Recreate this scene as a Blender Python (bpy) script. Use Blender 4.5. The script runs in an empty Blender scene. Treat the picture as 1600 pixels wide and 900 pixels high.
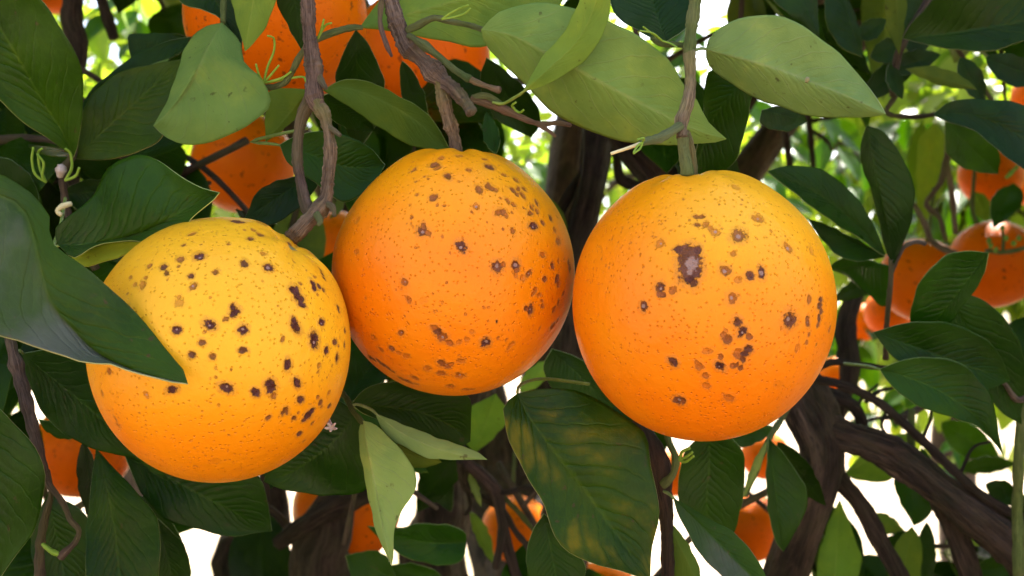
import bpy, math, random
import numpy as np
from mathutils import Vector, Matrix

# ------------------------------------------------------------------ scene, camera, sky, sun, exposure
sc = bpy.context.scene
COL = sc.collection
F = 1716.0                       # focal length in photo pixels (1600 wide)
CAM = np.array([0.0, 0.0, 1.30])
PITCH = math.radians(4.0)
FWD = np.array([0, math.cos(PITCH), math.sin(PITCH)])
UP = np.array([0, -math.sin(PITCH), math.cos(PITCH)])
RIGHT = np.array([1.0, 0, 0])

cd = bpy.data.cameras.new('camera')
cam = bpy.data.objects.new('camera', cd); COL.objects.link(cam)
cam.location = CAM
cam.rotation_euler = (math.pi / 2 + PITCH, 0, 0)
cd.sensor_width = 36.0
cd.lens = F / 1600 * 36.0
cd.clip_start = 0.01; cd.clip_end = 2000
cd.dof.use_dof = True
cd.dof.focus_distance = 0.33
cd.dof.aperture_fstop = 22.0
sc.camera = cam

SUN_EL = math.radians(57); SUN_AZ = math.radians(28)
world = bpy.data.worlds.new('World'); sc.world = world; world.use_nodes = True
wn = world.node_tree.nodes; wl = world.node_tree.links
for n in list(wn): wn.remove(n)
sky = wn.new('ShaderNodeTexSky'); sky.sky_type = 'NISHITA'; sky.sun_disc = False
sky.sun_elevation = SUN_EL; sky.sun_rotation = SUN_AZ
sky.air_density = 1.0; sky.dust_density = 5.0; sky.ozone_density = 0.3
bg = wn.new('ShaderNodeBackground'); bg.inputs[1].default_value = 0.12
wo = wn.new('ShaderNodeOutputWorld')
wl.new(sky.outputs[0], bg.inputs[0]); wl.new(bg.outputs[0], wo.inputs[0])

sd = bpy.data.lights.new('sun', 'SUN'); sd.energy = 4.5; sd.angle = math.radians(0.5)
sd.color = (1.0, 0.95, 0.86)
sun = bpy.data.objects.new('sun', sd); COL.objects.link(sun)
SDIR = Vector((math.sin(SUN_AZ) * math.cos(SUN_EL), math.cos(SUN_AZ) * math.cos(SUN_EL), math.sin(SUN_EL)))
sun.rotation_euler = SDIR.to_track_quat('Z', 'Y').to_euler()
sun.location = SDIR * 20

sc.view_settings.view_transform = 'Standard'
sc.view_settings.look = 'None'
sc.view_settings.gamma = 1.0
sc.view_settings.use_curve_mapping = False
sc.view_settings.exposure = 2.4
sc.render.engine = 'CYCLES'
sc.cycles.max_bounces = 6
sc.cycles.glossy_bounces = 2
sc.cycles.diffuse_bounces = 3
sc.cycles.transmission_bounces = 4

rng = random.Random(7)
nrng = np.random.default_rng(7)

def P(px, py, d):
    """photo pixel + distance along the lens axis (m) -> world point"""
    return CAM + d * (FWD + (px - 800) / F * RIGHT - (py - 450) / F * UP)

# ------------------------------------------------------------------ materials
class NT:
    def __init__(s, name):
        s.m = bpy.data.materials.new(name); s.m.use_nodes = True
        s.t = s.m.node_tree
        for n in list(s.t.nodes): s.t.nodes.remove(n)
        s.out = s.t.nodes.new('ShaderNodeOutputMaterial')
    def node(s, typ, ins=None, **kw):
        n = s.t.nodes.new(typ)
        for k, v in kw.items(): setattr(n, k, v)
        for k, v in (ins or {}).items():
            if isinstance(v, bpy.types.NodeSocket): s.t.links.new(v, n.inputs[k])
            else: n.inputs[k].default_value = v
        return n
    def math(s, op, a, b=0.0, c=None, clamp=False):
        n = s.t.nodes.new('ShaderNodeMath'); n.operation = op; n.use_clamp = clamp
        for i, v in enumerate((a, b) if c is None else (a, b, c)):
            if isinstance(v, bpy.types.NodeSocket): s.t.links.new(v, n.inputs[i])
            else: n.inputs[i].default_value = v
        return n.outputs[0]
    def ramp(s, fac, lo, hi, a=0.0, b=1.0):
        n = s.node('ShaderNodeMapRange', {0: fac, 1: lo, 2: hi, 3: a, 4: b})
        n.interpolation_type = 'SMOOTHSTEP'
        return n.outputs[0]
    def mix(s, fac, a, b, mode='MIX'):
        n = s.t.nodes.new('ShaderNodeMix'); n.data_type = 'RGBA'; n.blend_type = mode
        for i, v in ((0, fac), (6, a), (7, b)):
            if isinstance(v, bpy.types.NodeSocket): s.t.links.new(v, n.inputs[i])
            elif i == 0: n.inputs[i].default_value = v
            else: n.inputs[i].default_value = (*v, 1) if len(v) == 3 else v
        return n.outputs[2]
    def noise(s, vec, scale, detail=3, rough=0.55, dist=0.0):
        n = s.node('ShaderNodeTexNoise', {'Scale': scale, 'Detail': detail, 'Roughness': rough, 'Distortion': dist})
        if vec is not None: s.t.links.new(vec, n.inputs['Vector'])
        return n.outputs[0]
    def link(s, a, b): s.t.links.new(a, b)
    def done(s, shader): s.t.links.new(shader, s.out.inputs[0]); return s.m

def leaf_mat(name, under, blotch=False, dusty_sheen=False):
    """leaf blade; per-leaf tint comes from the object colour; veins follow the leaf's own UV"""
    n = NT(name)
    tc = n.node('ShaderNodeTexCoord'); oi = n.node('ShaderNodeObjectInfo')
    sep = n.node('ShaderNodeSeparateXYZ', {0: tc.outputs['UV']})
    u = sep.outputs[0]; v = n.math('ABSOLUTE', n.math('MULTIPLY_ADD', sep.outputs[1], 2.0, -1.0))
    rnd = oi.outputs['Random']
    wob = n.noise(tc.outputs['UV'], 6.0, 2)
    ph = n.math('MULTIPLY_ADD', v, -0.30, u)
    ph = n.math('ADD', n.math('MULTIPLY', ph, 8.5), n.math('MULTIPLY', wob, 0.7))
    fr = n.math('ABSOLUTE', n.math('SUBTRACT', n.math('FRACT', ph), 0.5))
    side = n.ramp(fr, 0.0, 0.075, 1.0, 0.0)
    side = n.math('MULTIPLY', side, n.ramp(v, 0.75, 1.0, 1.0, 0.0))
    fine = n.node('ShaderNodeTexVoronoi', {'Scale': 26.0}, feature='DISTANCE_TO_EDGE')
    n.link(tc.outputs['UV'], fine.inputs['Vector'])
    net = n.ramp(fine.outputs['Distance'], 0.0, 0.10, 1.0, 0.0)
    mid = n.ramp(v, 0.008, 0.045, 1.0, 0.0)
    # blotches, specks
    objv = n.node('ShaderNodeVectorMath', {0: tc.outputs['Object']}, operation='ADD')
    cmb = n.node('ShaderNodeCombineXYZ', {0: n.math('MULTIPLY', rnd, 7.0), 1: rnd, 2: 0.0})
    n.link(cmb.outputs[0], objv.inputs[1])
    ov = objv.outputs[0]
    b1 = n.noise(ov, 34.0, 3)
    b2 = n.noise(ov, 130.0, 4)
    sp = n.noise(ov, 420.0, 2, 0.5)
    speck = n.math('MULTIPLY', n.ramp(sp, 0.66, 0.72), n.ramp(n.noise(ov, 60.0, 1), 0.48, 0.60))
    if under:
        base = n.mix(n.ramp(b1, 0.3, 0.7), (0.150, 0.250, 0.060), (0.220, 0.315, 0.066))
        base = n.mix(n.math('MULTIPLY', side, 0.25), base, (0.30, 0.33, 0.12))
        base = n.mix(n.math('MULTIPLY', mid, 0.45), base, (0.31, 0.36, 0.11))
        tr = (0.30, 0.40, 0.022); tf = 0.30; rough = 0.60; spec = 0.15
    else:
        base = n.mix(n.ramp(b1, 0.3, 0.7), (0.007, 0.026, 0.0010), (0.018, 0.050, 0.0014))
        base = n.mix(n.math('MULTIPLY', side, 0.14), base, (0.050, 0.105, 0.008))
        base = n.mix(n.math('MULTIPLY', mid, 0.30), base, (0.065, 0.120, 0.014))
        tr = (0.24, 0.42, 0.015); tf = 0.18; rough = 0.28; spec = 0.13
    if blotch:     # chlorosis: yellow patches between the veins
        yb = n.math('MULTIPLY', n.ramp(n.noise(ov, 55.0, 4, 0.6), 0.45, 0.66), n.ramp(v, 0.10, 0.45))
        yb = n.math('MULTIPLY', yb, n.ramp(fr, 0.04, 0.30, 0.25, 1.0))
        base = n.mix(n.math('MULTIPLY', yb, 0.85), base, (0.125, 0.112, 0.003))
    base = n.mix(n.ramp(n.noise(ov, 75.0, 4, 0.6), 0.50, 0.70, 0.0, 0.5), base, n.mix(1.0, base, (1.7, 1.35, 1.0), 'MULTIPLY'))
    base = n.mix(n.ramp(b2, 0.35, 0.75, 0.0, 0.5), base, n.mix(1.0, base, (0.62, 0.72, 0.6), 'MULTIPLY'))
    base = n.mix(n.math('MULTIPLY', net, 0.20), base, (0.20, 0.28, 0.07) if under else (0.04, 0.10, 0.01))
    base = n.mix(n.math('MULTIPLY', speck, 0.75), base, (0.05, 0.03, 0.015))
    # dusty film
    base = n.mix(n.ramp(n.noise(ov, 22.0, 4, 0.65), 0.48, 0.8, 0.0, 0.05), base, (0.30, 0.29, 0.25))
    base = n.mix(1.0, base, oi.outputs['Color'], 'MULTIPLY')
    if dusty_sheen:      # grey sky sheen painted in with dried residue on one half, thickest at the tip
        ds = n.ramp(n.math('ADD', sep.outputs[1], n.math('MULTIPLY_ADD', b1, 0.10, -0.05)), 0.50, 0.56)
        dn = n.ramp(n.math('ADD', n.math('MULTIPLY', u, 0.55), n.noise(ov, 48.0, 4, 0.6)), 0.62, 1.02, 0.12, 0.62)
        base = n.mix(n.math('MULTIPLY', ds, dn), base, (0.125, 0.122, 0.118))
    quilt = n.math('MULTIPLY', n.math('SINE', n.math('MULTIPLY', fr, 6.0)), n.ramp(v, 0.9, 0.05, 0.0, 0.7))
    hgt = n.math('ADD', quilt, n.math('MULTIPLY', side, -0.5 if not under else 0.6))
    hgt = n.math('ADD', hgt,
                 n.math('ADD', n.math('MULTIPLY', net, -0.10 if not under else 0.14), n.math('MULTIPLY', b2, 0.5)))
    bump = n.node('ShaderNodeBump', {'Strength': 0.45, 'Distance': 0.0006, 'Height': hgt})
    bs = n.node('ShaderNodeBsdfPrincipled', {'Base Color': base, 'Roughness': n.math('MULTIPLY_ADD', b1, 0.45, rough - 0.2),
                                            'Specular IOR Level': spec, 'Normal': bump.outputs[0]})
    trc = n.mix(1.0, tr, oi.outputs['Color'], 'MULTIPLY')
    trc = n.mix(n.math('MULTIPLY', n.math('MAXIMUM', side, mid), 0.4), trc, (0.10, 0.20, 0.01))
    tb = n.node('ShaderNodeBsdfTranslucent', {'Color': trc})
    ms = n.node('ShaderNodeMixShader', {0: tf, 1: bs.outputs[0], 2: tb.outputs[0]})
    return n.done(ms.outputs[0])

def simple_mat(name, col, col2, scale, rough=0.7, bump=0.4, bd=0.001, spec=0.3, tint=False):
    n = NT(name); tc = n.node('ShaderNodeTexCoord')
    f = n.noise(tc.outputs['Object'], scale, 5, 0.6)
    c = n.mix(n.ramp(f, 0.3, 0.7), col, col2)
    if tint:
        oi = n.node('ShaderNodeObjectInfo'); c = n.mix(1.0, c, oi.outputs['Color'], 'MULTIPLY')
    b = n.node('ShaderNodeBump', {'Strength': bump, 'Distance': bd, 'Height': f})
    bs = n.node('ShaderNodeBsdfPrincipled', {'Base Color': c, 'Roughness': rough, 'Specular IOR Level': spec, 'Normal': b.outputs[0]})
    return n.done(bs.outputs[0])

def bark_mat(name, dark, lite, green, gamt, us=1.0):
    """u runs along the stem in metres, v round it"""
    n = NT(name); tc = n.node('ShaderNodeTexCoord'); oi = n.node('ShaderNodeObjectInfo')
    mp = n.node('ShaderNodeMapping', {'Vector': tc.outputs['UV'], 'Scale': (55 * us, 7.0, 1)})
    f = n.noise(mp.outputs[0], 1.0, 5, 0.65, 0.6)
    mp2 = n.node('ShaderNodeMapping', {'Vector': tc.outputs['UV'], 'Scale': (25 * us, 22.0, 1)})
    f2 = n.noise(mp2.outputs[0], 1.0, 4, 0.6, 0.4)
    mp3 = n.node('ShaderNodeMapping', {'Vector': tc.outputs['UV'], 'Scale': (230 * us, 48.0, 1)})
    f3 = n.noise(mp3.outputs[0], 1.0, 4, 0.7)
    g = n.noise(tc.outputs['Object'], 45.0, 3)
    c = n.mix(n.ramp(f, 0.30, 0.68), dark, lite)
    c = n.mix(n.ramp(f2, 0.56, 0.70, 0.0, 0.65), c, tuple(min(1, x * 1.9) for x in lite))
    c = n.mix(n.ramp(f2, 0.30, 0.42, 0.7, 0.0), c, tuple(x * 0.6 for x in dark))
    c = n.mix(n.ramp(f3, 0.36, 0.48, 0.75, 0.0), c, tuple(x * 0.45 for x in dark))
    c = n.mix(n.ramp(f3, 0.60, 0.70, 0.0, 0.45), c, tuple(min(1, x * 1.7) for x in lite))
    c = n.mix(n.math('MULTIPLY', n.ramp(g, 0.45, 0.62), gamt), c, green)
    c = n.mix(1.0, c, oi.outputs['Color'], 'MULTIPLY')
    h = n.math('ADD', n.math('ADD', n.math('MULTIPLY', f, 0.5), f2), n.math('MULTIPLY', f3, 0.8))
    b = n.node('ShaderNodeBump', {'Strength': 1.0, 'Distance': 0.0018 / us, 'Height': h})
    bs = n.node('ShaderNodeBsdfPrincipled', {'Base Color': c, 'Roughness': 0.72, 'Specular IOR Level': 0.25, 'Normal': b.outputs[0]})
    return n.done(bs.outputs[0])

def orange_mat(name, spotted):
    n = NT(name); tc = n.node('ShaderNodeTexCoord'); ov = tc.outputs['Object']; oi = n.node('ShaderNodeObjectInfo')
    if spotted:
        ripe = n.node('ShaderNodeAttribute', attribute_name='ripe').outputs['Fac']
    else:
        sp = n.node('ShaderNodeSeparateXYZ', {0: ov})
        ripe = n.ramp(sp.outputs[2], 0.045, -0.03, 0.75, 1.05)
    r = n.math('ADD', ripe, n.math('MULTIPLY_ADD', n.noise(ov, 55.0, 4), 0.34, -0.17))
    c = n.node('ShaderNodeValToRGB'); n.link(r, c.inputs[0])
    e = c.color_ramp.elements
    e[0].position = 0.0; e[0].color = (0.79, 0.405, 0.014, 1)
    e[1].position = 1.0; e[1].color = (0.80, 0.150, 0.0005, 1)
    m = c.color_ramp.elements.new(0.45); m.color = (0.80, 0.280, 0.001, 1)
    col = c.outputs[0]
    v = n.node('ShaderNodeTexVoronoi', {'Scale': 680.0, 'Randomness': 0.9}); n.link(ov, v.inputs['Vector'])
    v2 = n.node('ShaderNodeTexVoronoi', {'Scale': 640.0, 'Randomness': 1.0}); n.link(ov, v2.inputs['Vector'])
    pore = n.ramp(v.outputs['Distance'], 0.03, 0.30, 1.0, 0.0)
    col = n.mix(n.math('MULTIPLY', pore, 0.30), col, n.mix(1.0, col, (0.74, 0.50, 0.30), 'MULTIPLY'))
    dots = n.math('MULTIPLY', n.ramp(v2.outputs['Distance'], 0.05, 0.17, 1.0, 0.0), n.ramp(n.noise(ov, 90.0, 2), 0.45, 0.65))
    col = n.mix(n.math('MULTIPLY', dots, 0.22), col, (0.42, 0.15, 0.02))
    hgt = n.math('ADD', n.math('MULTIPLY', pore, -1.0), n.math('MULTIPLY', n.noise(ov, 260.0, 3), 0.9))
    rough = 0.40
    if spotted:
        les = n.node('ShaderNodeAttribute', attribute_name='lesion').outputs['Fac']
        stg = n.node('ShaderNodeAttribute', attribute_name='strength').outputs['Fac']
        cen = n.node('ShaderNodeAttribute', attribute_name='centre').outputs['Fac']
        nz = n.noise(ov, 1100.0, 4, 0.7); nz2 = n.noise(ov, 420.0, 3, 0.6)
        jag = n.math('ADD', n.math('MULTIPLY_ADD', nz, 1.7, -0.85), n.math('MULTIPLY_ADD', nz2, 1.1, -0.55))
        lf = n.math('ADD', les, jag)
        halo = n.math('MULTIPLY', n.ramp(lf, -0.95, 0.1), n.math('MULTIPLY', stg, 0.55))
        col = n.mix(halo, col, (0.40, 0.16, 0.030))
        core = n.math('MULTIPLY', n.ramp(lf, -0.08, 0.30), stg)
        lc = n.mix(n.ramp(nz2, 0.35, 0.65), (0.062, 0.012, 0.006), (0.105, 0.034, 0.030))
        lc = n.mix(n.ramp(stg, 0.45, 0.9), (0.27, 0.050, 0.004), lc)
        col = n.mix(core, col, lc)
        cf = n.ramp(n.math('ADD', cen, n.math('MULTIPLY', jag, 0.8)), -0.05, 0.35)
        col = n.mix(n.math('MULTIPLY', cf, 0.85), col, (0.36, 0.22, 0.19))
        hgt = n.math('ADD', hgt, n.math('MULTIPLY', core, n.math('MULTIPLY_ADD', nz, 2.5, -3.4)))
        hgt = n.math('ADD', hgt, n.math('MULTIPLY', halo, 0.8))
    else:
        d3 = n.math('MULTIPLY', n.ramp(n.noise(ov, 210.0, 3), 0.62, 0.70), 0.7)
        col = n.mix(d3, col, (0.12, 0.035, 0.01))
        col = n.mix(1.0, col, oi.outputs['Color'], 'MULTIPLY')
    b = n.node('ShaderNodeBump', {'Strength': 0.75, 'Distance': 0.0005, 'Height': hgt})
    bs = n.node('ShaderNodeBsdfPrincipled', {'Base Color': col, 'Roughness': rough, 'Specular IOR Level': 0.24 if spotted else 0.08, 'Normal': b.outputs[0]})
    return n.done(bs.outputs[0])

M = {}
M['top'] = leaf_mat('leaf_upper_side', False)
M['blotch'] = leaf_mat('blotched_leaf_upper_side', False, True)
M['dusty_sheen'] = leaf_mat('dusty_sheen_leaf_upper_side', False, False, True)
M['under'] = leaf_mat('leaf_underside', True)
M['rim'] = simple_mat('leaf_edge', (0.22, 0.25, 0.09), (0.30, 0.31, 0.13), 200, 0.5, 0.1, tint=True)
M['twig'] = bark_mat('twig_bark', (0.060, 0.038, 0.030), (0.225, 0.158, 0.125), (0.19, 0.19, 0.07), 0.45)
M['limb'] = bark_mat('limb_bark', (0.013, 0.008, 0.007), (0.078, 0.050, 0.040), (0.06, 0.07, 0.03), 0.15, 0.45)
M['green'] = bark_mat('green_shoot_bark', (0.085, 0.125, 0.030), (0.150, 0.190, 0.055), (0.22, 0.22, 0.10), 0.5)
M['stalk'] = simple_mat('leaf_stalk_green', (0.12, 0.17, 0.04), (0.19, 0.23, 0.07), 300, 0.5, 0.2, tint=True)
M['sprout'] = simple_mat('fresh_sprout', (0.13, 0.24, 0.022), (0.20, 0.31, 0.035), 300, 0.5, 0.2)
M['straw'] = simple_mat('dry_straw', (0.55, 0.47, 0.25), (0.66, 0.58, 0.34), 300, 0.6, 0.2)
M['calyx'] = simple_mat('dried_calyx', (0.15, 0.15, 0.06), (0.24, 0.22, 0.11), 500, 0.7, 0.6)
M['husk'] = simple_mat('dry_husk', (0.34, 0.27, 0.25), (0.46, 0.38, 0.36), 500, 0.7, 0.5)
M['orange'] = orange_mat('spotted_orange_peel', True)
M['orange_far'] = orange_mat('orange_peel', False)

def ground_mat():
    n = NT('dry_orchard_soil'); tc = n.node('ShaderNodeTexCoord'); ov = tc.outputs['Object']
    a = n.noise(ov, 0.9, 5, 0.6); b = n.noise(ov, 9.0, 5, 0.65); c = n.noise(ov, 45.0, 3)
    col = n.mix(n.ramp(b, 0.3, 0.7), (0.30, 0.22, 0.15), (0.44, 0.36, 0.27))
    col = n.mix(n.ramp(a, 0.5, 0.62, 0, 0.55), col, (0.20, 0.20, 0.07))
    col = n.mix(n.ramp(c, 0.60, 0.70, 0, 0.6), col, (0.16, 0.10, 0.05))
    # unseen dark litter zone added under the fruiting tree to cut bounced light, bare pale soil between the rows
    ln = n.node('ShaderNodeVectorMath', {0: ov, 1: (0.0, 0.0, 0.0)}, operation='DISTANCE')
    lit = n.ramp(n.math('ADD', ln.outputs['Value'], n.math('MULTIPLY', b, 1.4)), 3.6, 4.6, 1.0, 0.0)  # mask of the added dark litter zone that cuts bounced light
    col = n.mix(lit, col, n.mix(n.ramp(c, 0.35, 0.65), (0.11, 0.085, 0.043), (0.25, 0.18, 0.105)))
    bp = n.node('ShaderNodeBump', {'Strength': 0.8, 'Distance': 0.03, 'Height': b})
    bs = n.node('ShaderNodeBsdfPrincipled', {'Base Color': col, 'Roughness': 0.95, 'Specular IOR Level': 0.1, 'Normal': bp.outputs[0]})
    return n.done(bs.outputs[0])
M['ground'] = ground_mat()

# ------------------------------------------------------------------ helpers
def thing(name, label, cat, loc, group=None):
    o = bpy.data.objects.new(name, None); COL.objects.link(o)
    o.location = loc; o.empty_display_size = 0.01
    o['label'] = label; o['category'] = cat
    if group: o['group'] = group
    return o

def wloc(o):
    v = np.array(o.location, float)
    while o.parent is not None:
        o = o.parent; v = v + np.array(o.location, float)
    return v

def mk(name, verts, faces, mats, parent=None, origin=None, midx=None, uvs=None, smooth=True, tint=None):
    """one mesh object from world-space verts; origin in world space"""
    verts = np.asarray(verts, float)
    if origin is None: origin = verts[0]
    origin = np.asarray(origin, float)
    me = bpy.data.meshes.new(name)
    me.from_pydata((verts - origin).tolist(), [], faces)
    for m in (mats if isinstance(mats, (list, tuple)) else [mats]): me.materials.append(m)
    if midx is not None: me.polygons.foreach_set('material_index', np.asarray(midx, np.int32))
    if smooth: me.polygons.foreach_set('use_smooth', np.ones(len(me.polygons), bool))
    if uvs is not None:
        lay = me.uv_layers.new(name='UVMap')
        li = np.empty(len(me.loops), np.int32); me.loops.foreach_get('vertex_index', li)
        lay.data.foreach_set('uv', np.asarray(uvs, np.float32)[li].ravel())
    me.update()
    o = bpy.data.objects.new(name, me); COL.objects.link(o)
    if parent is not None:
        o.parent = parent; o.location = origin - wloc(parent)
    else: o.location = origin
    if tint is not None: o.color = (*tint, 1)
    return o

def cr(pts, n):
    """Catmull-Rom through pts, n samples even in arc length"""
    p = np.asarray(pts, float)
    if len(p) == 2: return p[0] + (p[1] - p[0]) * np.linspace(0, 1, n)[:, None]
    q = np.vstack([2 * p[0] - p[1], p, 2 * p[-1] - p[-2]])
    out = []
    for i in range(1, len(q) - 2):
        t = np.linspace(0, 1, 12, endpoint=False)[:, None]
        a, b, c, d = q[i - 1], q[i], q[i + 1], q[i + 2]
        out.append(0.5 * ((2 * b) + (c - a) * t + (2 * a - 5 * b + 4 * c - d) * t ** 2 + (3 * b - a - 3 * c + d) * t ** 3))
    out = np.vstack(out + [p[-1:]])
    s = np.r_[0, np.cumsum(np.linalg.norm(np.diff(out[:, :2], axis=0), axis=1) + 1e-9)]
    x = np.linspace(0, s[-1], n)
    return np.stack([np.interp(x, s, out[:, k]) for k in range(out.shape[1])], 1)

def tube_w(name, pts, rad, mat, parent=None, seg=12, n=None, rough=0.10, tint=None, knots=(), seed=None, ridge=0.0):
    """tapered uneven tube through world points; knots = (t, gain, width) swellings"""
    pts = np.asarray(pts, float); rad = np.asarray(rad, float)
    L = np.sum(np.linalg.norm(np.diff(pts, axis=0), axis=1))
    if n is None: n = int(np.clip(L / max(rad.mean() * 0.8, 1e-4), 8, 90))
    # resample on arc length in 3-D
    q = np.vstack([2 * pts[0] - pts[1], pts, 2 * pts[-1] - pts[-2]]); rr = np.r_[rad[0], rad, rad[-1]]
    out = []; ro = []
    for i in range(1, len(q) - 2):
        t = np.linspace(0, 1, 14, endpoint=False)[:, None]
        a, b, c, d = q[i - 1], q[i], q[i + 1], q[i + 2]
        out.append(0.5 * ((2 * b) + (c - a) * t + (2 * a - 5 * b + 4 * c - d) * t ** 2 + (3 * b - a - 3 * c + d) * t ** 3))
        ro.append(rr[i] + (rr[i + 1] - rr[i]) * t[:, 0])
    out = np.vstack(out + [pts[-1:]]); ro = np.r_[np.concatenate(ro), rad[-1]]
    s = np.r_[0, np.cumsum(np.linalg.norm(np.diff(out, axis=0), axis=1) + 1e-9)]
    x = np.linspace(0, s[-1], n)
    c = np.stack([np.interp(x, s, out[:, k]) for k in range(3)], 1); r = np.interp(x, s, ro)
    tg = np.gradient(c, axis=0); tg /= np.linalg.norm(tg, axis=1)[:, None] + 1e-12
    ref = np.array([0.31, -0.9, 0.3]); nn = np.cross(tg[0], ref); nn /= np.linalg.norm(nn)
    R_ = np.random.default_rng(seed if seed is not None else int(abs(pts[0].sum() * 1e5)) % 99991)
    ph = R_.uniform(0, 6.28, 8); ks = R_.uniform(0.5, 1.6, 4)
    tt = x / s[-1]
    for (kt, g, w) in knots: r = r * (1 + g * np.exp(-((tt - kt) / w) ** 2))
    NZ = R_.normal(0, 1, (n, seg + 1)); NZ = (NZ + np.roll(NZ, 1, 1) + np.roll(NZ, 1, 0) + np.roll(np.roll(NZ, 1, 0), 1, 1)) * 0.5 * rough * 0.42
    V = []; UV = []
    av = np.linspace(0, 2 * np.pi, seg + 1)
    for i in range(n):
        nn = nn - tg[i] * np.dot(nn, tg[i]); nn /= np.linalg.norm(nn) + 1e-12
        bb = np.cross(tg[i], nn)
        z = x[i] / max(r.mean(), 1e-5)
        k = 1 + rough * (0.5 * np.sin(2 * av + ph[0] + z * 0.35 * ks[0]) + 0.45 * np.sin(3 * av + ph[1] - z * 0.5 * ks[1])
                         + 0.4 * np.sin(5 * av + ph[2] + z * 0.2) + 0.7 * np.sin(z * 0.9 * ks[2] + ph[3]) + R_.normal(0, 0.25))
        k = k + ridge * (np.sin(13 * av + ph[4] + 0.10 * z * ks[3]) + 0.8 * np.sin(19 * av + ph[5] - 0.12 * z) + 0.6 * np.sin(7 * av + ph[6] + 0.3 * z))
        k = k + NZ[i]
        k[-1] = k[0]
        V.append(c[i] + r[i] * k[:, None] * (np.cos(av)[:, None] * nn + np.sin(av)[:, None] * bb))
        UV.append(np.stack([np.full(seg + 1, x[i]), av / (2 * np.pi)], 1))
    V = np.vstack(V); UV = np.vstack(UV); m = seg + 1
    fc = [(i * m + j, i * m + j + 1, (i + 1) * m + j + 1, (i + 1) * m + j) for i in range(n - 1) for j in range(seg)]
    c0 = len(V); V = np.vstack([V, c[0] - tg[0] * r[0] * .3, c[-1] + tg[-1] * r[-1] * .5])
    UV = np.vstack([UV, [0, 0.5], [x[-1], 0.5]])
    fc += [(c0, j + 1, j) for j in range(seg)] + [(c0 + 1, (n - 1) * m + j, (n - 1) * m + j + 1) for j in range(seg)]
    return mk(name, V, fc, mat, parent, origin=pts[0], uvs=UV, tint=tint)

def tube(name, pts, mat, parent=None, **kw):
    """pts: (px, py, depth, radius in photo pixels)"""
    w = [P(a, b, d) for a, b, d, r in pts]
    return tube_w(name, w, [r * d / F for a, b, d, r in pts], mat, parent, **kw)

VS = np.array([-1, -.94, -.78, -.56, -.34, -.16, -.06, 0, .06, .16, .34, .56, .78, .94, 1.0])
VS_LOW = np.array([-1, -.6, -.2, 0, .2, .6, 1.0])

def halfprof(t, peak=0.45, pw=1.0):
    a = math.log(0.5) / math.log(peak)
    return np.sin(np.pi * t ** a) ** (0.82 * pw)

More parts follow.
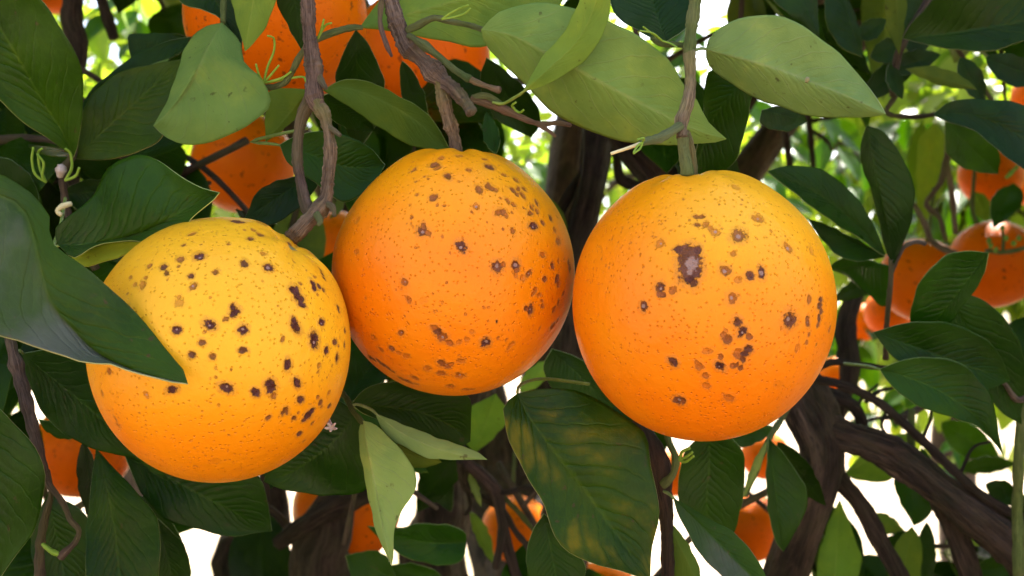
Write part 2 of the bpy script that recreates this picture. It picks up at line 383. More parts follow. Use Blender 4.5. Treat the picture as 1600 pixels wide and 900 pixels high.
def leaf(br, base, tip, R=40, L=40, Mid=None, d=(0.4, 0.4), side='t', fold=None, foldL=None, foldR=None, bow=0.0, bend=0.0,
         tint=(1, 1, 1), stalk=None, label=None, peak=0.45, low=False, wave=0.0, name='leaf', rows=None, stalk_r=2.6, mat=None):
    """leaf blade as a closed two-sided sheet. R/L: right/left edge seen walking base->tip, as photo points or as a half width"""
    n = rows or (14 if low else 26)
    vs = VS_LOW if low else VS
    base = np.array(base, float); tip = np.array(tip, float)
    t = np.linspace(0, 1, n)
    dirv = tip - base; ln = np.linalg.norm(dirv); dv = dirv / ln; rt = np.array([-dv[1], dv[0]])
    if Mid is None: mid = base + dirv * t[:, None] + rt * (bend * np.sin(np.pi * t))[:, None]
    else: mid = cr([base, *Mid, tip], n)
    def edge(E, s):
        if isinstance(E, (int, float)):
            return mid + s * rt * (E * halfprof(t, peak))[:, None]
        return cr([base, *E, tip], n)
    er = edge(R, 1); el = edge(L, -1)
    env = np.sin(np.pi * t)[:, None]; q_ = [rng.uniform(0, 6.28) for _ in range(8)]
    for E_, k_ in ((er, 0), (el, 4)):       # edges are never quite fair curves
        E_ += env * rt * (0.9 * np.sin(t * 23 + q_[k_]) + 0.6 * np.sin(t * 41 + q_[k_ + 1]))[:, None]
    if fold is None: fold = 0.30 if side == 'u' else -0.22
    fr = fold if foldR is None else foldR; fl = fold if foldL is None else foldL
    d0, d1 = d
    dm = d0 + (d1 - d0) * t + bow * np.sin(np.pi * t)
    wr = np.linalg.norm(er - mid, axis=1) / F * dm; wl_ = np.linalg.norm(el - mid, axis=1) / F * dm
    G = np.zeros((n, len(vs), 3))
    ph = rng.uniform(0, 6); sgn_w = 1.0
    for j, v in enumerate(vs):
        a = abs(v)
        xy = mid + ((er if v > 0 else el) - mid) * a
        w = (wr if v > 0 else wl_); k = (fr if v > 0 else fl)
        dd = dm + k * w * a ** 1.35 + wave * np.sin(t * 11 + ph + (2 if v > 0 else 0)) * w * a ** 2
        dd = dd + sgn_w * w.max() * (.055 * np.sin(5.2 * t + 2.1 * v + ph) + .035 * np.sin(9 * t - 3.3 * v + 2 * ph) + .03 * a * np.sin(17 * t + 3 * ph)) * np.sin(np.pi * t) ** .5
        for i in range(n): G[i, j] = P(xy[i, 0], xy[i, 1], dd[i])
    gu = np.gradient(G, axis=0); gv = np.gradient(G, axis=1)
    N = np.cross(gu, gv); N /= np.linalg.norm(N, axis=2)[:, :, None] + 1e-15
    view = G - CAM
    if np.sum(N * view) > 0: N = -N         # N looks at the camera
    for e in (0, -1): N[e] = N[1 if e == 0 else -2]
    th = 0.00032
    rib = np.exp(-(vs / 0.055) ** 2)[None, :, None] * (1 - 0.8 * t)[:, None, None] * 0.0006
    rib = rib * (np.minimum(wr, wl_) / 0.012).clip(0, 1)[:, None, None]
    if side == 'u': A = G + N * (th / 2 + rib); B = G - N * (th / 2 - rib * 0.4)
    else: A = G + N * (th / 2 - rib * 0.5); B = G - N * (th / 2 + rib)
    m = len(vs); V = np.vstack([A.reshape(-1, 3), B.reshape(-1, 3)]); o = n * m
    UV = np.array([[t[i], (vs[j] + 1) / 2] for i in range(n) for j in range(m)]); UV = np.vstack([UV, UV])
    fA = []; fB = []; fR = []
    q = lambda i, j: i * m + j
    for i in range(n - 1):
        for j in range(m - 1):
            fA.append((q(i, j), q(i + 1, j), q(i + 1, j + 1), q(i, j + 1)))
            fB.append((o + q(i, j), o + q(i, j + 1), o + q(i + 1, j + 1), o + q(i + 1, j)))
        fR.append((q(i, 0), o + q(i, 0), o + q(i + 1, 0), q(i + 1, 0)))
        fR.append((q(i, m - 1), q(i + 1, m - 1), o + q(i + 1, m - 1), o + q(i, m - 1)))
    # orient: face normal of A along N
    a_, b_, c_ = (V[k] for k in fA[len(fA) // 2][:3])
    if np.dot(np.cross(b_ - a_, c_ - a_), N[n // 2, m // 2]) < 0:
        fA = [f[::-1] for f in fA]; fB = [f[::-1] for f in fB]; fR = [f[::-1] for f in fR]
    mi = [0] * len(fA) + [1] * len(fB) + [2] * len(fR)
    mats = [M[mat or 'top'], M['under'], M['rim']] if side == 't' else [M['under'], M['top'], M['rim']]
    ob = mk(name, V, fA + fB + fR, mats, br, origin=G[0, m // 2], midx=mi, uvs=UV, tint=tint)
    if label: ob['label'] = label
    if stalk:
        pts = [(*base, d0 + 0.0002, stalk_r * 0.8)] + [(x, y, dz, stalk_r) for x, y, dz in stalk]
        b2 = mid[1]; pts = [(b2[0], b2[1], dm[1] + (0 if side == 'u' else 0.0006), stalk_r * 0.55)] + pts
        tube('leaf_stalk', pts, M['stalk'], ob, seg=8, n=14, rough=0.05, tint=tint)
    return ob

# ------------------------------------------------------------------ ground
gs = 60; gx = np.linspace(-1, 1, gs); gx = np.sign(gx) * np.abs(gx) ** 3 * 400
GX, GY = np.meshgrid(gx, gx)
GZ = 0.05 * np.sin(GX * 0.9 + 1) * np.sin(GY * 0.7) * (np.hypot(GX, GY) > 2)
gv = np.stack([GX.ravel(), GY.ravel() + 5, GZ.ravel() - 0.02], 1)
gf = [(i * gs + j, i * gs + j + 1, (i + 1) * gs + j + 1, (i + 1) * gs + j) for i in range(gs - 1) for j in range(gs - 1)]
g = mk('ground', gv, gf, M['ground'], origin=(0, 0, 0)); g['kind'] = 'structure'

# ------------------------------------------------------------------ crowns (uncountable leaf masses)
def crown_mat():
    n = NT('crown_leaf'); geo = n.node('ShaderNodeNewGeometry')
    tnt = n.node('ShaderNodeAttribute', attribute_name='tint').outputs['Fac']
    top = n.mix(tnt, (0.018, 0.050, 0.009), (0.055, 0.105, 0.014))
    und = n.mix(tnt, (0.11, 0.15, 0.045), (0.19, 0.22, 0.06))
    c = n.mix(geo.outputs['Backfacing'], top, und)
    bs = n.node('ShaderNodeBsdfPrincipled', {'Base Color': c, 'Roughness': 0.42, 'Specular IOR Level': 0.3})
    tb = n.node('ShaderNodeBsdfTranslucent', {'Color': n.mix(tnt, (0.20, 0.36, 0.010), (0.42, 0.55, 0.020))})
    ms = n.node('ShaderNodeMixShader', {0: 0.48, 1: bs.outputs[0], 2: tb.outputs[0]})
    return n.done(ms.outputs[0])
M['crown'] = crown_mat()

LV = np.array([[0, 0, 0], [-.22, .25, .05], [.22, .25, .05], [-.26, .5, .07], [.26, .5, .07], [-.17, .78, .04], [.17, .78, .04], [0, 1, -.06],
               [0, .25, 0], [0, .5, 0], [0, .78, -.02]])
LF = [(0, 8, 1), (0, 2, 8), (1, 8, 9, 3), (8, 2, 4, 9), (3, 9, 10, 5), (9, 4, 6, 10), (5, 10, 7), (10, 6, 7)]

def crown(name, centres, dirs, sizes, parent, seed):
    """one mesh of leaves: base points, growing directions, lengths"""
    R_ = np.random.default_rng(seed); K = len(centres)
    y = dirs / np.linalg.norm(dirs, axis=1)[:, None]
    up = np.array([0, 0, 1.0]) + R_.normal(0, 0.45, (K, 3))
    x = np.cross(y, up); x /= np.linalg.norm(x, axis=1)[:, None] + 1e-9
    z = np.cross(x, y)
    V = (centres[:, None, :] + sizes[:, None, None] * (LV[None, :, 0:1] * x[:, None] + LV[None, :, 1:2] * y[:, None] + LV[None, :, 2:3] * z[:, None]))
    m = len(LV); V = V.reshape(-1, 3)
    tri = [f if len(f) == 4 else (*f, -1) for f in LF]
    faces = []
    for k in range(K):
        o = k * m
        faces += [tuple(o + i for i in f) for f in LF]
    ob = mk(name, V, faces, M['crown'], parent, origin=wloc(parent), smooth=True)
    a = ob.data.attributes.new('tint', 'FLOAT', 'POINT')
    a.data.foreach_set('value', np.repeat(R_.random(K), m).astype(np.float32))
    ob['kind'] = 'stuff'
    return ob

def crown_points(c, r, K, seed, clumps=60, spread=0.22):
    R_ = np.random.default_rng(seed)
    u = R_.normal(0, 1, (clumps, 3)); u /= np.linalg.norm(u, axis=1)[:, None]
    cc = u * (R_.random(clumps) ** 0.45)[:, None]
    w = cc[R_.integers(0, clumps, K)] + R_.normal(0, spread, (K, 3))
    p = np.array(c) + w * np.array(r)
    dr = w * 0.7 + R_.normal(0, 0.55, (K, 3)); dr[:, 2] -= 0.55
    return p, dr, R_.uniform(0.07, 0.115, K)

# the tree that carries the fruit: trunk below the picture, limbs through it, crown overhead
tree = thing('orange_tree', 'dark gnarled limbs and overhead crown of the orange tree carrying the three spotted oranges', 'tree', (0.05, 1.15, 0.0))
TT = np.array([0.03, 1.12, 0.70])
tube_w('trunk', [(0.05, 1.15, -0.05), (0.04, 1.14, 0.12), (0.02, 1.12, 0.40), (0.03, 1.12, 0.72)], [0.11, 0.08, 0.068, 0.07], M['limb'], tree, seg=20, n=24)
def limb(pix, tail=(), r_tail=(), **kw):
    w = [P(a, b, d) for a, b, d, r in pix] + [np.array(q, float) for q in tail]
    rr = [r * d / F for a, b, d, r in pix] + list(r_tail)
    return tube_w('limb', w, rr, M['limb'], tree, **{'seg': 44, 'rough': 0.10, 'ridge': 0.032, **kw})
# limb running behind the right orange down to the fork beside it
limb([(948, 120, .70, 24), (978, 215, .66, 27), (1040, 290, .63, 28), (1130, 420, .60, 29), (1215, 560, .585, 31), (1268, 650, .58, 40), (1285, 720, .58, 34),
      (1262, 810, .59, 30), (1225, 905, .62, 32)], [(0.14, 0.80, 0.98), TT + [.02, -.02, .02]], [.018, .035], n=80, knots=((.62, .18, .05),))
limb([(1268, 665, .578, 26), (1325, 682, .575, 25), (1390, 706, .57, 27), (1460, 757, .56, 28), (1530, 812, .555, 29), (1620, 890, .55, 33), (1720, 990, .55, 34)], n=60)
limb([(1300, 735, .60, 13), (1345, 790, .60, 13), (1378, 850, .60, 14), (1420, 930, .60, 15), (1470, 1050, .6, 16)], n=40)
limb([(1462, 765, .565, 15), (1485, 815, .57, 16), (1512, 880, .57, 17), (1545, 980, .57, 17)], n=40)
# twiggy side limbs right of the right orange
limb([(1262, 604, .60, 10), (1300, 618, .60, 11), (1335, 636, .60, 10), (1350, 668, .605, 7)], n=30)
limb([(1270, 592, .56, 7), (1320, 603, .56, 6.5), (1375, 630, .56, 6.5), (1432, 680, .555, 7), (1490, 735, .55, 7), (1550, 785, .55, 7), (1640, 830, .55, 8)], n=60)
limb([(1262, 585, .57, 6), (1300, 566, .565, 5), (1350, 571, .56, 5), (1410, 580, .56, 4)], n=30)
limb([(1352, 400, .8, 7), (1338, 450, .8, 13), (1322, 510, .8, 15), (1328, 580, .8, 14), (1305, 660, .82, 12), (1310, 760, .85, 12)], n=40)
for pts in ([(1330, 668, .7, 3), (1360, 656, .7, 2.6), (1390, 650, .7, 2.2)], [(1340, 655, .66, 3), (1345, 625, .66, 2.4), (1372, 600, .66, 2)], [(1385, 640, .62, 3), (1378, 668, .62, 2.5), (1400, 690, .62, 2)],
            [(1375, 655, .72, 2.5), (1400, 652, .72, 2.3), (1420, 640, .72, 2)], [(1440, 690, .58, 3), (1455, 650, .58, 2.2), (1452, 625, .58, 1.8)], [(1352, 628, .62, 4), (1372, 612, .62, 3), (1395, 606, .62, 2.5)],
            [(1500, 742, .6, 3), (1520, 700, .6, 2.4), (1548, 690, .6, 2)], [(1310, 560, .75, 4), (1310, 540, .75, 2.5), (1304, 520, .75, 2)], [(1235, 262, 1.1, 5), (1228, 210, 1.1, 6), (1222, 150, 1.1, 5)],
            [(1272, 262, 1.2, 4), (1266, 215, 1.2, 5), (1262, 170, 1.2, 5)], [(1264, 190, 1.2, 4), (1290, 185, 1.2, 3.5), (1318, 178, 1.2, 3)], [(1270, 205, 1.2, 3.5), (1292, 220, 1.2, 3), (1300, 235, 1.2, 2.5)]):
    limb(pts, n=14, seg=8, ridge=0.0)
# dark limb between the middle and the right orange
limb([(960, 90, .80, 26), (940, 180, .78, 25), (930, 245, .77, 23), (925, 285, .76, 20), (917, 325, .755, 20), (905, 380, .75, 22), (897, 450, .75, 26), (893, 560, .76, 30), (905, 700, .8, 33), (880, 880, .9, 40)], [TT + [0, -.01, .03]], [.045], n=70)
limb([(918, 262, .77, 7), (890, 305, .77, 9), (868, 350, .77, 9), (850, 420, .77, 10)], n=20)
limb([(963, 228, .72, 7), (968, 275, .72, 8), (985, 288, .72, 8), (1030, 300, .7, 7)], n=20)
# pale-rimmed trunk pieces low in the picture
limb([(548, 690, .76, 22), (530, 770, .76, 26), (512, 830, .76, 38), (508, 920, .77, 44)], [(-.10, .86, .95), TT + [-.05, -.03, .04]], [.028, .045], n=60)
limb([(575, 772, .75, 14), (530, 790, .745, 18), (480, 818, .74, 15), (432, 850, .74, 11)], n=24)
limb([(392, 780, 1.1, 22), (388, 840, 1.1, 30), (385, 930, 1.1, 34)], [TT + [-.08, .02, .02]], [.035], n=30)
limb([(420, 690, 1.0, 17), (428, 770, 1.0, 20), (432, 850, 1.0, 22), (425, 940, 1.0, 26)], [TT + [-.06, 0, .03]], [.035], n=40)
limb([(800, 380, 1.05, 20), (768, 520, 1.05, 26), (728, 640, 1.05, 30), (700, 730, 1.05, 34), (690, 820, 1.05, 40), (686, 920, 1.07, 44)], [TT + [0.01, .02, .04]], [.05], n=50)
limb([(120, -40, .75, 14), (112, 30, .75, 15), (122, 80, .75, 15), (100, 180, .75, 13), (120, 330, .78, 13)], n=40)
limb([(150, -30, .8, 10), (168, 30, .8, 9), (178, 60, .8, 7)], n=20)

K = 23000
p, dr, sz = crown_points((0.0, 1.05, 1.65), (1.75, 1.05, 1.15), K, 3, 360, 0.10)
dd = (p - CAM) @ FWD; qx = 800 + F * ((p - CAM) @ RIGHT) / dd; qy = 450 - F * ((p - CAM) @ UP) / dd
mg = 0.10 * F / np.maximum(dd, .1) + 25
out = (qx < -mg) | (qx > 1600 + mg) | (qy < -mg) | (qy > 900 + mg)
ok = out & (p[:, 1] > 0.28) & (p[:, 2] > 0.45) & ~((p[:, 0] > 0.25) & (p[:, 1] > 1.98))
p, dr, sz = p[ok], dr[ok], sz[ok]
# extra unseen leaves added along the sun's path to keep sun patches off the fruit
K2 = 1500; u3 = nrng.random((K2, 3))
p2 = np.array([-.30, .26, 1.12]) + u3 * np.array([.62, .30, .30]) + np.array(SDIR) * nrng.uniform(.38, .95, K2)[:, None]
d2 = (p2 - CAM) @ FWD; x2 = 800 + F * ((p2 - CAM) @ RIGHT) / d2; y2 = 450 - F * ((p2 - CAM) @ UP) / d2; m2 = 0.10 * F / np.maximum(d2, .1) + 25
k2 = (x2 < -m2) | (x2 > 1600 + m2) | (y2 < -m2)
dr2 = nrng.normal(0, .6, (K2, 3)); dr2[:, 2] -= .4
crown('crown', np.vstack([p, p2[k2]]), np.vstack([dr, dr2[k2]]), np.r_[sz, nrng.uniform(.08, .115, k2.sum())], tree, 5)
for k in range(9):      # upper limbs that bear the crown
    a = k * 0.7; q = np.array([0.05 + 1.0 * math.cos(a), 0.9 + 0.55 * math.sin(a), 2.2])
    if q[1] < 0.55: q[1] = 0.55
    s0 = np.array([0.02, 1.45, 0.75])
    tube_w('limb', [TT, s0 + [q[0] * .08, .1, .4], np.array([q[0] * .45, max(1.5, q[1] + .5), 1.75]), q], [.05, .034, .02, .009], M['limb'], tree, seg=10, n=30)

# neighbouring trees of the orchard, in the sun
def far_tree(x, y, cz, r, K, seed, label):
    t = thing('orange_tree', label, 'tree', (x, y, 0), 'orchard trees standing in the sun')
    h = cz - r[2] * 0.4
    tube_w('trunk', [(x, y, -0.06), (x + .02, y, .25), (x - .03, y + .02, h * .6), (x, y, h)], [.13, .09, .075, .06], M['limb'], t, seg=14, n=20)
    R_ = random.Random(seed)
    for k in range(5):
        a = k * 1.256 + R_.random()
        e = (x + math.cos(a) * r[0] * .7, y + math.sin(a) * r[1] * .7, cz + R_.uniform(-.1, .5) * r[2])
        tube_w('limb', [(x, y, h * .8), ((x + e[0]) / 2, (y + e[1]) / 2, (h + e[2]) / 2 + .1), e], [.05, .03, .012], M['limb'], t, seg=8, n=14)
    p, dr, sz = crown_points((x, y, cz), r, K, seed, 90, 0.14)
    crown('crown', p, dr, sz * 1.35, t, seed + 1)
far_tree(1.75, 4.3, 2.05, (1.0, 1.0, 1.0), 4200, 11, 'sunlit orange tree glowing yellow green beyond the right orange')
far_tree(-1.5, 4.4, 2.2, (1.3, 1.1, 1.1), 2400, 21, 'sunlit orange tree beyond the large dark leaf above the left orange')
far_tree(0.15, 6.6, 2.5, (1.2, 1.1, 1.1), 2000, 31, 'sunlit orange tree glimpsed between the middle and right oranges')
far_tree(4.6, 7.2, 1.9, (1.3, 1.2, 1.2), 3000, 41, 'sunlit orange tree behind the distant oranges beside the small grey leaf')

# ------------------------------------------------------------------ oranges
def orange_main(name, label, cx, cy, rx, ry, d, stem, spots, ripe_fn, seed):
    c = P(cx, cy, d); R0 = rx * math.sqrt(d * d - (rx * d / F) ** 2) / F
    st = np.array(stem, float); st /= np.linalg.norm(st)           # stem direction in world
    tocam = CAM - c; tocam /= np.linalg.norm(tocam)
    xa = np.cross(UP, tocam); xa /= np.linalg.norm(xa); ya = np.cross(tocam, xa)
    nf, nb, sg = 230, 36, 560
    th = np.r_[np.linspace(0.004, math.radians(98), nf), np.linspace(math.radians(100.5), math.pi - 0.03, nb)]
    ph = np.linspace(0, 2 * np.pi, sg, endpoint=False)
    T, PH = np.meshgrid(th, ph, indexing='ij')
    D = (np.cos(T)[..., None] * tocam + (np.sin(T) * np.cos(PH))[..., None] * xa + (np.sin(T) * np.sin(PH))[..., None] * ya).reshape(-1, 3)
    D = np.vstack([tocam, D, -tocam])
    ang = np.arccos(np.clip(D @ st, -1, 1))
    e1 = np.cross(st, [0.2, 1, 0.1]); e1 /= np.linalg.norm(e1); e2 = np.cross(st, e1)
    az = np.arctan2(D @ e2, D @ e1)
    rr = np.ones(len(D))
    rr += -0.075 * np.exp(-(ang / 0.16) ** 2) + 0.012 * np.exp(-((ang - 0.42) / 0.22) ** 2)
    rr += 0.010 * np.cos(7 * az + seed) * np.exp(-((ang - 0.30) / 0.24) ** 2) + 0.006 * np.cos(11 * az) * np.exp(-((ang - 0.2) / 0.15) ** 2)
    R_ = np.random.default_rng(seed)
    for k in range(10):
        kv = R_.normal(0, 1, 3); kv *= R_.uniform(2, 6) / np.linalg.norm(kv)
        rr += 0.0036 * np.sin(D @ kv * 1.0 + R_.uniform(0, 6))
    V = D * (R0 * rr)[:, None]
    yy = V @ ya; V = V + np.outer(yy * (ry / rx - 1), ya)
    # spots -> directions from the fruit centre
    Dn = V + np.outer(V @ ya * (rx / ry - 1), ya); Dn /= np.linalg.norm(Dn, axis=1)[:, None]
    les = np.full(len(D), -2.0); stg = np.zeros(len(D)); cen = np.full(len(D), -2.0); sumw = np.full(len(D), 1e-9)
    for (sx, sy, sr, ss, ring) in spots:
        ray = P(sx, sy, 1.0) - CAM; ray /= np.linalg.norm(ray)
        # intersect the ellipsoid in a stretched frame
        S = lambda v: v + ya * (v @ ya) * (rx / ry - 1)
        o = S(CAM - c); q = S(ray)
        a = q @ q; b = 2 * o @ q; cc = o @ o - R0 ** 2
        ds = b * b - 4 * a * cc
        if ds < 0:
            hit = o + q * (-b / (2 * a)); hit *= R0 / np.linalg.norm(hit)
        else: hit = o + q * ((-b - math.sqrt(ds)) / (2 * a))
        hd = hit / np.linalg.norm(hit)
        r_m = sr * (d - R0 * 0.7) / F
        t1 = np.cross(hd, R_.normal(0, 1, 3)); t1 /= np.linalg.norm(t1); t2 = np.cross(hd, t1); el_ = R_.uniform(.78, 1.0)
        df = Dn - hd; dist = np.sqrt(((df @ t1) / el_) ** 2 + ((df @ t2) * el_) ** 2 + (df @ hd) ** 2) * R0
        # lesions near the limb look flattened: keep them round on the peel
        f = 1 - dist / r_m
        m_ = f > les
        les = np.where(m_, f, les); stg = np.where(m_, ss, stg)
        if ring:
            cd_ = np.linalg.norm(df - t1 * r_m / R0 * R_.uniform(-.25, .25), axis=1) * R0
            cen = np.maximum(cen, 1 - cd_ / (r_m * ring * R_.uniform(.7, 1.15)))
    V = V - D * (np.clip(les, 0, 1) * 0.00045 * stg)[:, None]
    sgn = [(0, 1 + j, 1 + (j + 1) % sg) for j in range(sg)]
    nr = len(th)
    for i in range(nr - 1):
        a0 = 1 + i * sg; b0 = a0 + sg
        sgn += [(a0 + j, b0 + j, b0 + (j + 1) % sg, a0 + (j + 1) % sg) for j in range(sg)]
    l0 = 1 + (nr - 1) * sg; last = len(D) - 1
    sgn += [(last, l0 + (j + 1) % sg, l0 + j) for j in range(sg)]
    ob = mk(name, V + c, sgn, M['orange'], origin=c)
    for nm, arr in (('lesion', np.clip(les, -1.6, 1)), ('strength', stg), ('centre', np.clip(cen, -1.6, 1)), ('ripe', ripe_fn(D @ xa, D @ ya, D @ tocam, ang))):
        at = ob.data.attributes.new(nm, 'FLOAT', 'POINT'); at.data.foreach_set('value', np.asarray(arr, np.float32))
    ob['label'] = label; ob['category'] = 'orange'; ob['group'] = 'spotted oranges hanging in a row'
    # calyx button with five blunt lobes
    cs = []; cf = []; k = 30; rad0 = R0 * 0.15; ctr = c + st * R0 * 0.925
    for ri, (rf, hf) in enumerate(((0.0, .030), (.4, .034), (.75, .022), (1.0, .004))):
        for j in range(k):
            a = 2 * math.pi * j / k; lob = 1 + (0.28 * math.cos(5 * a + seed)) * (rf > .5)
            cs.append(ctr + (e1 * math.cos(a) + e2 * math.sin(a)) * rad0 * rf * lob + st * R0 * hf)
    for ri in range(3):
        cf += [(ri * k + j, (ri + 1) * k + j, (ri + 1) * k + (j + 1) % k, ri * k + (j + 1) % k) for j in range(k)]
    mk('calyx', cs, cf, M['calyx'], ob, origin=ctr)
    return ob, c, R0, st

SL = [(286,380,4,.7,0),(311,398,8,1,.35),(281,403,6,.7,0),(278,414,3,.6,0),(254,416,6,.9,0),(259,425,5,.8,0),(232,414,5,.6,0),(203,433,4,.5,0),(226,433,4,.5,0),
 (222,444,7,.5,0),(210,444,5,.45,0),(298,430,5,.9,0),(337,423,5,.75,0),(302,446,6,.7,.45),(279,464,4,.4,0),(280,473,7,.35,0),(276,515,7,1,.3),(328,507,8.5,1,.3),
 (316,535,5,.8,0),(320,518,2.5,.6,0),(299,363,6,.6,0),(370,346,9,.9,0),(376,347,6,.9,0),(430,350,5,.6,0),(417,342,6,.5,0),(405,345,5,.5,0),(397,358,5,.6,0),(408,365,6,.75,0),(404,362,4,.6,0),
 (392,372,5.5,.75,0),(382,358,3,.5,0),(357,379,3.5,.6,0),(412,396,5,.5,0),(382,410,6.5,.9,0),(420,417,7.5,1,.45),(461,366,7,.8,0),(467,369,5,.8,0),(501,420,5.5,.95,0),(503,428,5.5,.95,0),(505,435,4.5,.95,0),
 (488,444,6,1,0),(490,450,6,1,0),(497,449,4.5,.9,0),(504,454,4.5,.8,0),(490,434,3.5,.6,0),(469,443,3,.6,0),(495,461,2.5,.5,0),(458,452,7,1,0),(463,456,9,1,0),(467,465,8,1,0),(472,476,6,1,0),(470,470,7,1,0),
 (462,512,8.5,1,0),(461,504,7,1,0),(501,504,6.5,1,.3),(490,528,9,1,0),(490,535,9.5,1,.28),(367,488,7.5,1,0),(364,480,6,1,0),(354,498,4.5,.7,0),(380,515,7.5,1,.4),(442,530,4,.65,0),(527,481,5,.9,0),(528,486,4,.9,0),
 (538,517,5,.8,0),(521,535,6,.85,0),(516,416,5.5,.8,0),(380,547,5.5,.9,0),(361,578,2,.5,0),(354,606,8.5,1,.3),(399,613,6.5,1,0),(422,600,8,1,0),(424,605,8.5,1,0),(427,618,5,.65,0),(449,570,7.5,1,0),(463,598,7.5,1,0),(468,624,6.5,.95,0),
 (446,640,6,.8,0),(442,643,5,.8,0),(419,651,4.5,.75,0),(480,648,8.5,1,0),(485,642,6.5,1,0),(474,655,5,.9,0),(459,652,4.5,.8,0),(465,644,2.5,.6,0),(487,661,4,.7,0),(467,677,5.5,.9,0),(475,689,4.5,.45,0),(499,628,5.5,.8,0),(495,620,3.5,.6,0),
 (501,635,3.5,.6,0),(514,634,5.5,.85,0),(512,613,4,.55,0),(497,571,4.5,.5,0),(495,581,2.5,.5,0),(508,547,6,1,0),(525,559,6.5,1,0),(537,539,5,.8,0),(527,540,2.5,.7,0),(517,571,2.5,.5,0),(300,554,5.5,.9,0),(332,557,5,.75,0),(269,609,7,1,0),
 (230,616,5,.4,.4),(172,580,5,.6,0),(160,614,5,.45,0),(182,655,5,.45,0),(185,664,5,.45,0),(337,720,9,.12,0),(305,727,3,.3,0)]
SM = [(680,260,7,.75,0),(690,251,5,.5,0),(684,264,5,.6,0),(700,276,6.5,.8,0),(677,308,6.5,.75,0),(659,361,8,.85,.35),(667,363,5.5,.6,0),(661,353,5,.7,0),(647,266,4.5,.6,0),(650,283,2.5,.5,0),(663,276,2.5,.5,0),(669,279,2.5,.5,0),(651,303,3,.5,0),
 (683,319,2.5,.5,0),(694,320,3,.5,0),(642,339,2.5,.6,0),(691,369,2.5,.4,0),(557,393,5,.3,0),(557,343,6,.25,0),(717,283,2.5,.4,0),(718,246,6,.4,0),(764,262,8,.85,0),(756,252,4,.6,0),(732,266,4.5,.6,0),(788,274,4.5,.55,0),(806,281,6,.6,0),(749,296,6.5,.7,0),
 (763,290,6.5,.7,0),(769,294,6.5,.7,0),(775,297,4,.6,0),(802,297,5.5,.75,0),(810,295,5,.7,0),(819,295,5,.65,0),(808,303,4.5,.65,0),(817,305,6,.65,0),(794,313,5,.6,0),(803,319,4.5,.6,0),(783,309,2.5,.5,0),(744,322,5.5,.45,.5),(738,330,2.5,.6,0),
 (779,332,6,.65,0),(786,331,6.5,.7,0),(791,335,4.5,.6,0),(839,317,5.5,.75,0),(832,325,4.5,.65,0),(829,333,5.5,.7,0),(839,330,4.5,.6,0),(834,353,7.5,.95,.25),(848,348,4.5,.75,0),(860,341,5.5,.8,0),(802,360,5,.65,0),(787,357,2.5,.6,0),(867,359,5,.55,0),
 (872,377,7,.6,.3),(849,398,5.5,.5,0),(721,385,8.5,.95,.42),(778,417,9,.85,.38),(787,413,4.5,.6,0),(807,414,8,.9,.4),(808,422,5,.7,0),(864,414,5.5,.8,0),(890,419,7,.75,0),(888,410,5,.7,0),(828,427,5.5,.7,.3),(828,272,6,.5,0),(833,277,5,.5,0),(873,408,3.5,.5,0),
 (870,339,3.5,.5,0),(819,324,2.5,.5,0),(801,331,2.5,.5,0),(852,436,5,.75,0),(871,436,6.5,.8,0),(873,444,5,.6,0),(807,430,4.5,.4,0),(817,435,5,.35,0),(837,453,4.5,.55,0),(833,460,3.5,.55,0),(843,461,4,.45,0),(829,484,7,.85,.3),(823,482,5,.75,0),(848,478,3.5,.6,0),
 (847,470,3,.5,0),(881,458,4.5,.65,0),(873,473,4.5,.65,0),(866,483,5.5,.65,0),(864,509,7,.7,.35),(871,501,4.5,.6,0),(776,502,2.5,.95,0),(759,534,8,1,.42),(778,527,2.5,.5,0),(796,540,5.5,.35,0),(800,536,4,.35,0),(843,513,3,.4,0),(721,564,6,.4,0),
 (719,587,8,.55,.3),(728,610,6,.6,0),(737,610,5,.6,0),(737,518,4.5,.3,0),(729,529,4.5,.35,0),(717,534,4.5,.35,0),(627,520,5.5,.7,.35),(612,545,5.5,.75,.3),(594,546,5.5,.55,0),(584,527,5,.4,0),(623,552,4.5,.4,0),(634,557,6,.4,0),
 (578,560,7,.85,0),(583,563,6,.85,0),(590,564,5,.8,0),(598,571,7,.85,0),(605,576,6,.8,0),(613,582,4.5,.6,0),(626,593,6.5,.7,0),(635,597,6.5,.8,0),(640,600,6,.7,0),(647,592,7,.6,.3),(684,518,7.5,.85,0),(679,512,6,.6,0),(692,527,8,.7,.5),(702,535,6,.6,0),
 (690,568,7,.75,0),(697,572,7,.65,.3),(704,570,5,.5,0),(667,577,7,.4,0),(690,584,7,.6,0),(704,605,7,.55,0),(632,441,5.5,.65,.3),(638,468,5.5,.5,0),(698,442,2.5,.5,0),(660,470,7,.1,0),(650,602,5,.4,0)]
